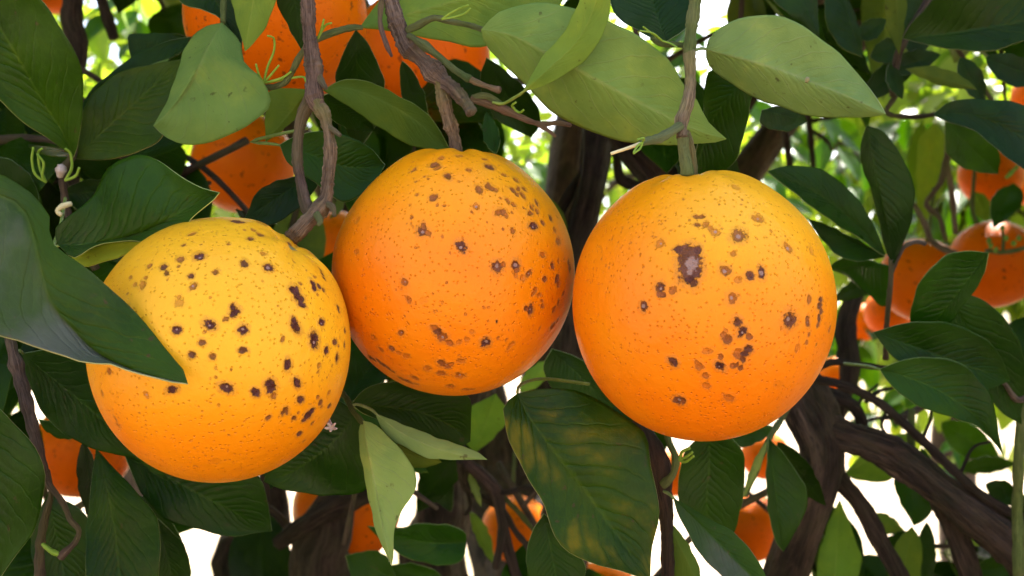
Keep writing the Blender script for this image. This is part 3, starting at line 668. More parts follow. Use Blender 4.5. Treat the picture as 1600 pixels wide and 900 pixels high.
SR = [(1088,337,5,.7,0),(1096,337,5,.7,0),(1089,350,5,.75,0),(1103,349,5.5,.55,0),(1110,355,5,.5,0),(1117,361,7,.45,.45),(1122,363,5,.4,0),(1155,367,11.5,.75,.35),(1186,340,8.5,.5,.4),(1031,380,7,.4,.3),(1233,387,8,.5,.45),(1268,391,6,.3,0),(1146,395,5,.5,0),
 (1060,389,7,.95,0),(1089,391,8,.95,0),(1075,393,13,.9,0),(1070,403,14,.9,0),(1083,403,14,.9,0),(1077,412,18,.9,.55),(1075,424,15,.9,.3),(1083,424,13,.95,0),(1078,436,11,1,0),(1082,441,8,.9,0),
 (1133,422,8,.7,.5),(1154,437,6,.35,0),(1172,431,6.5,.9,0),(1191,426,7.5,1,.5),(1032,450,7.5,.9,.3),(1034,460,6,.75,0),(1051,454,6,.6,0),(1006,479,7,.9,.5),(1144,466,8,.65,.35),(1152,503,7,.9,0),(1159,519,7,1,.4),(1170,526,5,.7,0),(1136,530,7,.75,0),(1130,522,4,.6,0),
 (1134,516,3,.4,0),(1105,548,6,.35,0),(1126,557,4,.65,0),(1125,571,7.5,1,.25),(1168,545,6.5,.95,0),(1163,552,6.5,.95,0),(1160,560,6,.85,0),(1152,555,6,.65,0),(1152,548,5,.55,0),(1150,570,5,.75,0),(1156,574,4.5,.75,0),(1144,570,4,.65,0),(1093,572,6,.55,0),(1089,567,4,.5,0),
 (1102,586,5.5,.55,0),(1103,601,6,.4,0),(1052,565,7.5,.95,0),(1060,625,8,.85,.4),(1066,626,7,.8,0),(1138,620,7.5,.45,0),(1233,500,12,.9,.35),(1264,467,6,.6,0),(1280,478,6.5,.85,.3),(1281,468,5,.85,0),(1282,486,5,.8,0),(1279,498,5.5,.85,0),(1277,508,4,.75,0),
 (1261,504,6,.75,.3),(1261,497,4,.7,0),(1263,522,3.5,.65,0),(1259,535,3.5,.6,0),(1275,538,3,.5,0),(1245,543,6,.3,0),(1296,514,5,.6,0),(1150,292,7,.3,0),(1147,289,4,.35,0),(1215,600,9,.10,0)]
rs = random.Random(3)
for lst, cx, cy, r, n_, s in ((SL, 347, 545, 190, 26, .35), (SM, 720, 400, 175, 40, .35), (SR, 1090, 400, 190, 60, .33)):
    for k in range(n_):     # scattered pin-prick flecks
        a = rs.uniform(0, 6.28); q = r * math.sqrt(rs.random())
        y_ = cy + q * math.sin(a) * .95
        if lst is SR and y_ > 420: y_ = 300 + rs.random() * 90
        lst.append((cx + q * math.cos(a) * .95, y_, rs.uniform(1.4, 2.6), s * rs.uniform(.6, 1.3), 0))

def mixst(x, y, z): return (x * RIGHT + y * UP - z * FWD)
sm = lambda v, a, b: np.clip((v - a) / (b - a), 0, 1) ** 2 * (3 - 2 * np.clip((v - a) / (b - a), 0, 1))
o1 = orange_main('orange', 'yellowish orange peppered with dark spots, overlapped by the tip of a big leaf', 347, 545, 202, 209, .332,
                 mixst(.62, .90, .02), SL, lambda x, y, z, a: 0.04 + 0.62 * sm(-y, -0.10, 0.75) + 0.30 * sm(-x, 0.25, 1.0) * sm(-y, -.9, .4), 1)
o2 = orange_main('orange', 'deep orange fruit hanging from a stubby twig, most of its flecks down one side', 709, 427, 189, 194, .362,
                 mixst(.03, 1, .03), SM, lambda x, y, z, a: 0.78 - 0.36 * sm(y, 0.0, 0.8) - 0.16 * sm(x, 0.0, .7) * sm(y, -.5, .3) + 0.12 * sm(-x, 0.2, .9), 2)
o3 = orange_main('orange', 'large spotted orange with one big purple brown scar, hanging from a green stalk', 1096, 475, 206, 214, .335,
                 mixst(-.11, 1, .10), SR, lambda x, y, z, a: 0.80 - 0.50 * sm(y, -0.35, 0.55) * sm(x, -.75, .25) - .18 * sm(y, 0, .7) + 0.10 * sm(-y, .3, .9), 4)

def small_orange_mesh(seed, sg=48, rg=30):
    R_ = np.random.default_rng(seed); V = []
    for i in range(rg + 1):
        t = math.pi * i / rg
        for j in range(sg):
            a = 2 * math.pi * j / sg
            r = 0.04 * (1 - .07 * math.exp(-(t / .2) ** 2) + .006 * math.cos(7 * a) * math.exp(-((t - .35) / .25) ** 2) - .02 * math.exp(-((math.pi - t) / .15) ** 2)
                        + .008 * math.sin(2 * a + seed) * math.sin(t))
            V.append((r * math.sin(t) * math.cos(a), r * math.sin(t) * math.sin(a), r * math.cos(t) * .98))
    fc = [(i * sg + j, (i + 1) * sg + j, (i + 1) * sg + (j + 1) % sg, i * sg + (j + 1) % sg) for i in range(rg) for j in range(sg)]
    me = bpy.data.meshes.new('orange'); me.from_pydata(V, [], fc); me.materials.append(M['orange_far'])
    me.polygons.foreach_set('use_smooth', np.ones(len(me.polygons), bool)); me.update(); return me
SOM = [small_orange_mesh(k) for k in (1, 2, 3)]
far = [  # px, py, r px, label
 (432, 28, 142, 'shaded orange behind the forked twig, above the yellowish spotted orange'),
 (655, 92, 110, 'shaded orange behind the stubby broken twig, above the middle spotted orange'),
 (380, 255, 80, 'dim orange glimpsed between dark twigs above the yellowish spotted orange'),
 (524, 380, 52, 'sliver of an orange wedged behind the gap between the yellowish and the middle orange'),
 (893, 316, 37, 'sliver of orange behind the dark limb between the middle and scarred oranges'),
 (128, 703, 76, 'shaded orange behind the dangling thin twig below the yellowish orange'),
 (-8, 560, 42, 'sliver of orange behind the grey twig under the big leaf'),
 (82, -22, 44, 'orange tip showing beside the large dark ribbed leaf'),
 (542, 795, 84, 'shaded orange behind the thick pale rimmed limb and the hanging pale leaf'),
 (806, 826, 53, 'orange crossed by bare forked twigs beside the blotched hanging leaf'),
 (945, 926, 52, 'orange showing just beneath the blotched hanging leaf'),
 (1172, 825, 54, 'orange half covered by a grey green leaf and the narrow dark leaf'),
 (1440, 437, 66, 'distant orange behind the tip of the upright dark leaf'),
 (1553, 412, 70, 'distant orange with pale blossom buds in front of it'),
 (1548, 274, 49, 'distant orange above the small grey leaf'),
 (1616, 290, 34, 'edge of a distant orange beyond the small grey leaf'),
 (1616, 150, 34, 'edge of a distant orange above the broad dark blue leaf'),
 (1390, 488, 38, 'sunlit distant orange below the cluster of upright dark leaves'),
 (1350, 503, 30, 'small sunlit orange beside the brown upright branch'),
 (1306, 590, 34, 'small sunlit orange behind the bare twigs next to the scarred orange'),
 (1196, 712, 38, 'small orange glimpsed under the scarred orange'),
 (1052, 740, 36, 'small orange glimpsed behind the green stem under the scarred orange'),
]
for k, (x, y, r, lab) in enumerate(far):
    d_ = 0.04 * F / r
    o = bpy.data.objects.new('orange', SOM[k % 3]); COL.objects.link(o)
    o.location = P(x, y, d_); o.rotation_euler = (rng.uniform(-.35, .35), rng.uniform(-.35, .35), rng.uniform(0, 6.28))
    v = rng.uniform(.92, 1.0); o.color = (v, v * rng.uniform(.80, 1.0), v, 1)
    o['label'] = lab; o['category'] = 'orange'; o['group'] = 'oranges further back in the trees'
    bpy.context.view_layer.update()
    c = np.array(o.location); up_ = np.array(o.matrix_world.to_3x3() @ Vector((0, 0, 1)))
    s_ = tube_w('stalk', [c + up_ * .036, c + up_ * .05 + [0, 0, .004], c + up_ * .06 + [rng.uniform(-.02, .02), .01, .03]], [.0022, .0018, .0018], M['green'], None, seg=8, n=10)
    s_.parent = o; s_.matrix_parent_inverse = o.matrix_world.inverted()

# ------------------------------------------------------------------ branches: every leaf a part of its own
def branch(label, loc, name='orange_branch', group=None):
    return thing(name, label, 'branch', P(*loc), group)
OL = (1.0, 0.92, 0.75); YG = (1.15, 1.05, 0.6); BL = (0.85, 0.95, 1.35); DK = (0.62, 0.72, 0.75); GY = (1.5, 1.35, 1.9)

# --- forked twig that carries the yellowish orange
b = branch('grey brown forked twig reaching down to the yellowish spotted orange', (480, -30, .352))
tube('twig', [(481, -60, .352, 12), (481, 0, .350, 11.5), (484, 60, .348, 11), (490, 110, .347, 11.5), (491, 150, .346, 13), (500, 170, .3455, 10)], M['twig'], b, seg=22, n=110, rough=.13, tint=(.95, .88, .88), knots=((.72, .25, .05),))
tube('twig', [(494, 158, .3457, 10), (508, 185, .345, 9.5), (516, 230, .344, 8.5), (513, 275, .343, 9), (508, 312, .342, 11), (492, 334, .340, 11.5), (474, 352, .338, 12), (464, 363, .338, 12.5), (452, 375, .343, 12)], M['twig'], b, seg=22, n=110, rough=.13, tint=(1.25, 1.22, 1.0),
     knots=((.08, .3, .04), (.30, .25, .03), (.68, .35, .05)))
tube('twig', [(488, 150, .347, 11), (473, 180, .348, 9), (466, 215, .348, 8.5), (465, 255, .347, 8), (472, 295, .345, 9), (480, 325, .343, 9.5), (486, 340, .341, 7)], M['twig'], b, seg=18, n=70, tint=(.85, .75, .78))
tube('twig', [(494, 110, .347, 7), (503, 128, .345, 5), (509, 138, .343, 3.5)], M['twig'], b, seg=10, n=12)
tube('twig', [(505, 195, .345, 6), (520, 203, .343, 4), (532, 212, .342, 3.5)], M['twig'], b, seg=10, n=12)
tube('twig', [(507, 318, .341, 6), (520, 324, .339, 5), (523, 338, .338, 3)], M['twig'], b, seg=10, n=12)
tube('twig', [(495, 335, .337, 6), (500, 345, .335, 5), (497, 352, .334, 3)], M['green'], b, seg=10, n=12)
leaf(b, (437, 226), (602, 258), R=[(451, 256), (487, 281), (522, 309), (547, 314), (580, 292)], L=[(462, 213), (500, 205), (540, 212), (575, 228)],
     Mid=[(480, 240), (530, 258), (570, 262)], d=(.372, .385), tint=(.9, 1.05, 1.0), stalk=[(415, 224, .375), (395, 220, .38), (480, 200, .352)])
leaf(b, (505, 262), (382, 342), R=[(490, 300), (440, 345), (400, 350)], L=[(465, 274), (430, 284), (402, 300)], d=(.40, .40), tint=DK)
leaf(b, (503, 150), (585, 205), R=22, L=24, d=(.385, .41), tint=(.9, 1, .8))
leaf(b, (484, 140), (415, 222), R=[(470, 175), (440, 205)], L=[(450, 138), (422, 142), (415, 175)], d=(.40, .42), side='u', tint=(.62, .68, .35))
leaf(b, (452, -60), (472, 80), R=[(432, -20), (433, 5), (452, 45)], L=[(490, -20), (486, 20), (480, 60)], d=(.37, .38), tint=DK)
# sprouts at its node
def sprout(br, base, tips, d, r=1.9, mat='sprout', name='sprout'):
    for pts in tips:
        tube(name, [(*base, d, r)] + [(x, y, d - 0.002 * (i + 1), r * (1 - .25 * i / len(pts))) for i, (x, y) in enumerate(pts)], M[mat], br, seg=8, n=16, rough=.05)
tube('green_shoot', [(408, 138, .365, 4), (440, 132, .362, 5), (455, 115, .360, 5), (475, 78, .356, 5), (510, 55, .355, 5.5), (545, 44, .356, 5.5), (566, 43, .358, 4)], M['green'], b, seg=12, n=40)
sprout(b, (412, 130), [[(418, 105), (428, 80), (428, 60), (418, 56)], [(425, 115), (436, 102)], [(405, 118), (400, 100)], [(440, 122), (455, 112)], [(470, 120), (478, 128)]], .362)
sprout(b, (497, 60), [[(508, 40), (518, 36)], [(502, 46), (506, 30)]], .352)

# --- twig with broken stub that carries the middle orange
b = branch('gnarled twig with a broken stub, carrying the middle spotted orange', (605, -30, .365))
tube('twig', [(606, -60, .366, 13), (612, 0, .365, 13), (622, 40, .364, 13), (636, 72, .363, 12.5), (664, 98, .362, 12.5), (688, 122, .361, 14), (712, 142, .358, 11), (732, 168, .354, 9), (737, 177, .353, 8)],
     M['twig'], b, seg=24, n=150, rough=.15, knots=((.66, .2, .04), (.35, .12, .03), (.5, .12, .03)))
tube('twig', [(684, 118, .361, 11), (691, 150, .361, 9), (701, 185, .361, 9), (709, 215, .361, 9.5), (714, 240, .361, 11), (715, 250, .362, 10)], M['twig'], b, seg=20, n=80, rough=.14, tint=(1.3, 1.25, 1.0), knots=((.3, .2, .06), (.6, .2, .05)))
tube('twig', [(598, -10, .364, 5), (594, 35, .362, 4), (604, 70, .360, 4), (612, 88, .359, 2.5)], M['twig'], b, seg=10, n=24, tint=(1.2, 1.05, 1))
tube('green_shoot', [(638, 55, .36, 5), (662, 70, .358, 6), (690, 92, .356, 5.5), (715, 112, .354, 5), (735, 124, .353, 5)], M['green'], b, seg=12, n=30, tint=(.75, .8, .8), knots=((.25, .4, .08), (.97, .4, .05)))
tube('dry_end', [(735, 124, .353, 5), (752, 132, .352, 4.5), (770, 138, .351, 4.5), (781, 141, .350, 5.5)], M['twig'], b, seg=12, n=20, tint=(1.6, 1.35, 1.25))
tube('green_shoot', [(636, 48, .362, 5), (655, 38, .36, 6), (678, 28, .358, 5), (705, 34, .357, 5), (735, 40, .356, 4.5), (757, 47, .355, 4)], M['green'], b, seg=12, n=40)
sprout(b, (690, 30), [[(705, 20), (720, 12), (732, 8)], [(712, 26), (728, 20), (735, 13)]], .354, 1.8)
leaf(b, (562, 43), (905, -45), R=[(620, 50), (690, 64), (760, 72), (850, 40)], L=[(590, 5), (640, -50), (760, -90), (850, -80)], Mid=[(640, 22), (740, -5), (840, -30)], d=(.372, .39), side='u',
     tint=(.80, .88, .55), fold=.15)
leaf(b, (752, 46), (1135, 217), R=[(758, 68), (775, 88), (819, 131), (869, 179), (915, 202), (959, 217), (1002, 224), (1045, 227), (1089, 224), (1118, 222)],
     L=[(775, 22), (800, 12), (843, 4), (895, 12), (950, 33), (1002, 58), (1045, 95), (1071, 136), (1089, 156), (1106, 190)],
     Mid=[(800, 55), (852, 82), (901, 108), (973, 147), (1054, 188), (1100, 207)], d=(.352, .348), side='u', foldR=.85, foldL=-.05, tint=(1.02, 1.06, 1.05), bow=-.006,
     label='large pale leaf underside with a raised midrib')
leaf(b, (817, 144), (948, -70), R=[(858, 130), (901, 104), (930, 75), (947, 40), (955, -10)], L=[(835, 110), (852, 84), (884, 46), (902, 8), (918, -35)], Mid=[(860, 105), (905, 60), (932, 0)],
     d=(.342, .326), side='u', fold=.25, tint=(.92, 1.0, .62), stalk=[(805, 152, .345), (786, 162, .35), (770, 160, .352)], label='narrow leaf crossing the large pale leaf')
leaf(b, (505, 141), (703, 234), R=[(544, 166), (588, 196), (631, 222), (674, 235)], L=[(530, 127), (562, 124), (602, 139), (645, 162), (677, 188)], Mid=[(540, 138), (590, 155), (645, 185)],
     d=(.378, .392), side='u', tint=(.42, .52, .28), foldR=.2, foldL=-.5)
leaf(b, (556, 46), (560, 235), R=[(535, 85), (524, 130), (535, 190)], L=[(576, 70), (600, 128), (590, 190)], d=(.40, .42), tint=(.75, .85, .8))
leaf(b, (628, 95), (668, 225), R=16, L=18, d=(.42, .43), tint=(.8, .95, .8))
tube('twig', [(736, 155, .356, 6), (765, 162, .355, 7), (790, 172, .354, 7), (815, 184, .353, 5), (845, 194, .352, 4), (872, 192, .351, 4), (892, 196, .350, 3)], M['twig'], b, seg=12, n=40, tint=(1.2, .95, .9))
tube('twig', [(838, 192, .352, 4), (855, 203, .351, 3.2), (868, 213, .350, 2.5)], M['twig'], b, seg=10, n=14, tint=(1.3, 1, .95))
tube('green_shoot', [(738, 152, .356, 5), (760, 150, .354, 6), (782, 162, .353, 5)], M['green'], b, seg=10, n=14)
sprout(b, (805, 172), [[(812, 176), (818, 172)], [(800, 165), (806, 160)]], .350, 2)
leaf(b, (760, 90), (830, 215), R=[(750, 130), (775, 185)], L=[(790, 110), (830, 150), (845, 190)], d=(.44, .46), tint=DK)
leaf(b, (775, 240), (760, 175), R=12, L=14, d=(.43, .44), tint=(.8, 1, .7))

# --- green stem that carries the scarred orange
b = branch('straight green stem carrying the large scarred orange', (1088, -30, .330))
tube('green_stem', [(1092, -60, .331, 9.5), (1086, 0, .330, 9.5), (1080, 45, .329, 9.5), (1077, 85, .328, 10)], M['green'], b, seg=14, n=40)
tube('twig', [(1077, 80, .328, 9.5), (1079, 125, .327, 9), (1074, 160, .326, 9), (1064, 192, .325, 10), (1066, 215, .324, 9.5)], M['twig'], b, seg=14, n=40, tint=(1.5, 1.6, 1.35), knots=((.78, .15, .06),))
tube('green_stem', [(1066, 210, .3243, 9.5), (1068, 235, .324, 9), (1073, 262, .3235, 10), (1074, 274, .3235, 11)], M['green'], b, seg=14, n=24)
tube('twig', [(1072, 205, .327, 6), (1080, 235, .329, 6.5), (1084, 275, .333, 7)], M['twig'], b, seg=12, n=20, tint=(1.3, 1.4, 1.1))
tube('broken_stalk', [(1064, 196, .323, 7), (1048, 206, .321, 6.5), (1030, 216, .319, 6.5), (1010, 221, .317, 6), (1000, 224, .3165, 5)], M['green'], b, seg=12, n=24, tint=(1.0, 1.1, 1.3), knots=((.6, .3, .2),))
tube('straw', [(1008, 221, .317, 3.2), (985, 230, .315, 2.8), (955, 240, .313, 2.6)], M['straw'], b, seg=8, n=12, rough=.03)
sprout(b, (1004, 222), [[(996, 228), (990, 238)], [(1000, 232), (990, 240)], [(1006, 216), (996, 218)]], .315, 1.8)
leaf(b, (1103, 77), (1384, 178), L=[(1105, 66), (1118, 49), (1147, 32), (1190, 23), (1227, 27), (1266, 49), (1306, 78), (1338, 113), (1364, 144)],
     R=[(1104, 92), (1118, 113), (1161, 142), (1190, 156), (1250, 177), (1294, 183), (1338, 183), (1368, 181)], Mid=[(1161, 92), (1219, 110), (1257, 124), (1309, 144), (1352, 163)],
     d=(.338, .330), side='u', foldR=1.1, foldL=-.12, tint=(.95, 1.02, 1.5), stalk=[(1095, 76, .336), (1080, 80, .330)], label='large pale leaf underside with one brown speck')
tube('speck', [(1259, 124, .3325, 4.5), (1263, 125, .3322, 4.5)], M['calyx'], b, seg=10, n=6, tint=(1, .5, .4))
tube('green_shoot', [(1076, 72, .330, 4), (1055, 70, .332, 4.5), (1035, 68, .335, 5), (1018, 60, .338, 4)], M['green'], b, seg=10, n=24)
sprout(b, (1035, 64), [[(1048, 68), (1058, 74)], [(1020, 52), (1000, 48)], [(1010, 46), (1005, 42)]], .333, 1.6)
leaf(b, (1040, 66), (1000, -60), R=[(1075, 40), (1078, 0), (1050, -40)], L=[(1010, 55), (960, 20), (955, -30)], d=(.36, .38), tint=(.55, .7, .95))
leaf(b, (1078, 90), (1084, 60), R=5, L=5, d=(.34, .34), tint=(.8, 1, .8), low=True)
leaf(b, (1172, 108), (1086, 282), R=[(1110, 110), (1100, 150), (1098, 200), (1085, 245)], L=[(1180, 135), (1173, 162), (1161, 217), (1140, 262)], Mid=[(1150, 138), (1115, 185), (1095, 240)], d=(.39, .41), tint=(.8, .95, .85))
leaf(b, (1190, 172), (1262, 190), R=[(1190, 195), (1230, 205)], L=[(1220, 165), (1250, 172)], d=(.42, .43), tint=DK)

# --- near branch at the edge of the picture, with the big leaf that overlaps the yellowish orange
b = branch('leafy branch whose big long leaf tip lies across the yellowish orange', (-170, 330, .30))
tube('twig', [(-200, 200, .30, 9), (-170, 330, .30, 9), (-150, 480, .31, 9), (-140, 660, .33, 8), (-120, 800, .34, 8)], M['twig'], b, n=40)
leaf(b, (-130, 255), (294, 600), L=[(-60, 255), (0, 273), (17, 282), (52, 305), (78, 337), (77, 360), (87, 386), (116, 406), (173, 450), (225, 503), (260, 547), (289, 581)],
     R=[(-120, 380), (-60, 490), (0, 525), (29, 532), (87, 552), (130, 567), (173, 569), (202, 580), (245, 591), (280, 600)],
     Mid=[(-40, 290), (30, 320), (52, 365), (64, 418), (80, 472), (115, 512), (150, 548), (200, 574), (250, 590)], d=(.300, .287), foldR=-.75, foldL=.30, tint=(1.3, 1.15, 1.1), wave=.05, mat='dusty_sheen',
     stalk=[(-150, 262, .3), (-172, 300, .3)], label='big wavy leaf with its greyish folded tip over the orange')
leaf(b, (-60, 585), (-8, 915), R=[(-130, 680), (-110, 800), (-60, 880)], L=[(0, 640), (17, 657), (43, 683), (62, 712), (70, 760), (55, 825), (29, 862)], Mid=[(-40, 680), (-25, 780), (-15, 860)], d=(.325, .33),
     tint=(.85, .95, .85), stalk=[(-90, 570, .325), (-142, 560, .32)], fold=.12)

# --- leafy shoot above the yellowish orange
b = branch('leafy shoot with a broad upturned leaf just above the yellowish orange', (100, 262, .40))
tube('twig', [(150, 420, .42, 6), (112, 350, .41, 6), (100, 300, .405, 6), (98, 265, .40, 7), (112, 246, .398, 6), (118, 225, .40, 4)], M['twig'], b, seg=12, n=30, tint=(.7, .7, .7))
tube('bud', [(94, 276, .392, 5), (95, 266, .391, 8.5), (97, 259, .391, 6)], M['husk'], b, seg=12, n=14, rough=.15)
sprout(b, (72, 285), [[(55, 272), (50, 250), (52, 230)], [(62, 262), (60, 238), (66, 232)], [(66, 275), (68, 255), (58, 240)]], .392, 2.2)
sprout(b, (102, 282), [[(118, 275), (124, 262)], [(112, 262), (110, 240), (102, 232)]], .392, 2.4)
tube('curled_tip', [(112, 318, .385, 4), (98, 322, .384, 5), (90, 330, .384, 4), (96, 336, .384, 3)], M['straw'], b, seg=10, n=16)
leaf(b, (115, 246), (-75, -75), R=[(72, 214), (29, 186), (0, 155), (-50, 90), (-80, 0)], L=[(122, 225), (130, 162), (124, 95), (94, 43), (64, 0), (0, -60)], Mid=[(95, 202), (58, 144), (29, 92), (0, 45), (-40, -15)],
     d=(.395, .36), tint=(1.35, 1.3, 1.0), foldL=-.05, foldR=-.5, label='large dark ribbed leaf')
leaf(b, (117, 248), (286, 92), L=[(118, 215), (126, 180), (150, 140), (190, 112), (240, 100)], R=[(160, 250), (215, 238), (252, 215), (275, 170)], Mid=[(150, 215), (200, 170), (250, 125)], d=(.40, .41), tint=(1.6, 1.2, 1.0), fold=-.1)
leaf(b, (117, 245), (300, 57), L=[(118, 205), (130, 158), (165, 120), (215, 84), (262, 64)], R=[(135, 190), (180, 135), (240, 100), (280, 84)], d=(.42, .44), tint=DK)
leaf(b, (205, 92), (300, 60), L=[(200, 70), (203, 54), (235, 52), (272, 52)], R=[(225, 92), (260, 80)], d=(.46, .47), tint=DK)
leaf(b, (90, 382), (343, 301), L=[(86, 358), (105, 340), (144, 308), (162, 273), (188, 250), (220, 241), (246, 250), (274, 270), (312, 292)],
     R=[(115, 403), (144, 387), (173, 378), (205, 377), (237, 379), (262, 373), (289, 357), (301, 339), (332, 314)], Mid=[(130, 382), (200, 368), (260, 342), (305, 320)], d=(.350, .318), foldL=.18, foldR=-.8,
     tint=(1.05, 1.15, .9), stalk=[(84, 384, .355), (95, 350, .38), (102, 310, .40)], label='broad upturned green leaf with a pale rim')
leaf(b, (108, 405), (246, 379), L=[(130, 393), (173, 379), (210, 378)], R=[(120, 415), (139, 416), (180, 404), (215, 392)], d=(.352, .338), side='u', tint=(1.6, 1.3, .4), fold=-.3, low=True)
leaf(b, (60, 320), (-40, 240), R=30, L=25, d=(.43, .42), tint=(.6, .8, 1.0))
leaf(b, (100, 300), (210, 300), R=40, L=20, d=(.45, .46), tint=DK)
leaf(b, (150, 350), (240, 420), R=30, L=30, d=(.46, .46), tint=DK)

# --- leaves hanging from above, beside the forked twig
b = branch('drooping shoot with a rounded pale grey green leaf', (350, -60, .37))
tube('green_shoot', [(360, -90, .375, 6), (352, -40, .37, 6), (350, 0, .368, 5.5), (348, 35, .365, 4)], M['green'], b, n=30)
leaf(b, (347, 36), (240, 197), L=[(374, 64), (382, 98), (404, 118), (419, 142), (421, 165), (408, 182), (375, 203), (323, 224), (289, 226), (260, 215)], R=[(322, 42), (300, 58), (285, 87), (272, 130), (258, 165)],
     Mid=[(325, 75), (300, 125), (270, 168)], d=(.362, .352), side='u', tint=(.66, .74, .72), foldL=.15, foldR=.9, bow=-.004, label='rounded pale grey green leaf')
leaf(b, (415, -110), (383, 80), R=[(372, -70), (360, -20), (366, 20), (378, 60)], L=[(440, -70), (440, -30), (430, 5), (415, 42), (396, 68)], d=(.368, .36), side='u', tint=(.80, .82, .42), fold=.3)
leaf(b, (300, -70), (378, 78), R=[(270, -30), (280, 2), (320, 17), (348, 33)], L=[(340, -50), (368, 0), (378, 45)], d=(.382, .378), tint=DK)

# --- lower corner twig under the big leaf
b = branch('thin grey twig dangling below the big leaf at the yellowish orange', (15, 520, .37))
tube('twig', [(8, 500, .372, 8), (18, 540, .37, 8), (28, 580, .368, 9), (40, 625, .366, 10.5), (55, 680, .364, 9), (68, 730, .362, 6), (76, 757, .361, 5), (98, 785, .36, 4.5), (110, 812, .359, 4), (123, 828, .358, 4.5),
              (117, 848, .358, 4.5), (100, 864, .358, 4.5), (94, 872, .358, 5)], M['twig'], b, seg=12, n=80, tint=(.8, .78, .8), knots=((.18, .3, .03), (.97, .4, .03)))
tube('green_shoot', [(96, 868, .358, 4), (82, 862, .358, 4.5), (66, 850, .359, 3)], M['sprout'], b, seg=10, n=14)
tube('twig', [(74, 735, .362, 4), (80, 770, .365, 4), (70, 810, .37, 6), (62, 860, .375, 7), (64, 930, .38, 9)], M['twig'], b, seg=10, n=30, tint=(.6, .6, .62))
leaf(b, (36, 552), (262, 752), R=[(38, 580), (46, 600), (64, 640), (87, 668), (115, 686), (159, 706), (211, 716), (240, 740)], L=[(90, 545), (150, 560), (210, 610), (250, 690)], Mid=[(80, 590), (130, 630), (200, 690)], d=(.382, .40),
     tint=(.85, 1.0, 1.15), stalk=[(30, 548, .375), (22, 552, .371)])
leaf(b, (60, 655), (124, 684), R=[(70, 672), (95, 686)], L=[(85, 660), (105, 668)], d=(.405, .41), tint=(.9, 1.1, .7), low=True)
leaf(b, (150, 700), (190, 1010), R=[(142, 760), (134, 850), (140, 930)], L=[(173, 727), (202, 755), (231, 790), (248, 819), (250, 871), (235, 950)], Mid=[(160, 730), (177, 813), (186, 900)], d=(.41, .40), tint=(.9, .95, .75),
     foldR=-.3, foldL=.1)
leaf(b, (246, 810), (285, 960), R=30, L=[(269, 831), (289, 854), (297, 885), (296, 930)], d=(.43, .43), tint=DK)
leaf(b, (195, 712), (425, 830), R=[(215, 760), (240, 796), (260, 813), (303, 826), (361, 838), (404, 832)], L=[(280, 690), (360, 710), (405, 745), (418, 785)], d=(.42, .43), tint=(.6, .78, .75))
leaf(b, (190, 770), (292, 872), R=22, L=26, d=(.46, .46), tint=DK)
leaf(b, (75, 770), (110, 950), R=[(48, 830), (60, 900)], L=[(130, 800), (150, 860), (140, 920)], d=(.44, .44), tint=DK)
leaf(b, (130, 690), (150, 830), R=18, L=16, d=(.425, .43), tint=(.4, .4, .4), side='t')

# --- shoot hanging between the yellowish and the middle orange
b = branch('drooping shoot with two pale folded leaves below the middle orange', (548, 622, .365))
tube('green_shoot', [(520, 590, .385, 4), (530, 608, .38, 4.5), (543, 625, .372, 4.5), (550, 640, .366, 4.5), (562, 655, .362, 4.5), (569, 663, .360, 4)], M['green'], b, seg=12, n=30, tint=(1.1, .95, .8))
leaf(b, (568, 658), (612, 882), R=[(561, 672), (564, 712), (573, 761), (585, 819), (598, 854)], L=[(585, 663), (608, 683), (631, 709), (648, 735), (652, 753), (643, 775), (626, 802), (615, 833), (615, 865)],
     Mid=[(574, 700), (585, 755), (598, 825)], d=(.360, .350), side='u', tint=(1.25, 1.22, 1.45), foldR=.8, foldL=.2, bow=-.004, label='pale yellowish leaf hanging point down')
leaf(b, (587, 646), (761, 718), R=[(592, 660), (602, 677), (625, 694), (660, 712), (689, 718), (726, 718)], L=[(614, 657), (660, 675), (703, 691), (741, 704)], Mid=[(625, 675), (675, 698), (725, 712)], d=(.362, .352), side='u',
     tint=(1.20, 1.15, 1.6), foldR=.3, foldL=.5, stalk=[(580, 640, .364), (560, 632, .367), (548, 634, .368)], label='pale folded leaf pointing away from the yellowish orange')
leaf(b, (600, 700), (690, 722), R=20, L=14, d=(.372, .372), side='u', tint=(.5, .5, .25), low=True)
leaf(b, (558, 648), (412, 752), R=[(520, 625), (450, 660)], L=[(575, 700), (572, 764), (516, 774), (481, 771), (443, 765)], Mid=[(520, 690), (460, 735)], d=(.385, .40), tint=(.8, .95, .65), foldL=.1, foldR=.0)
leaf(b, (548, 632), (735, 690), R=[(575, 650), (620, 665), (690, 700), (715, 700)], L=[(575, 605), (630, 596), (700, 604), (733, 620), (736, 655)], Mid=[(600, 636), (660, 645), (710, 668)], d=(.385, .40), tint=(.85, .9, .6))
leaf(b, (540, 630), (600, 540), R=[(575, 615), (610, 580)], L=[(525, 590), (555, 545)], d=(.41, .42), tint=(.75, 1.0, .9))
# dried flower calyx
cx = thing('dried_calyx', 'tiny star shaped dried calyx poking out beside the yellowish orange', 'calyx', P(517, 668, .335))
tube('stalk', [(512, 652, .337, 3), (515, 660, .335, 3), (517, 667, .334, 4)], M['husk'], cx, seg=8, n=10)
for k in range(5):
    a = k * 1.257 + .4
    tube('sepal', [(517, 667, .334, 3.5), (517 + 5 * math.cos(a), 668 + 4 * math.sin(a), .333, 3), (517 + 10 * math.cos(a), 667 + 7 * math.sin(a), .332, 1.4)], M['husk'], cx, seg=8, n=8)

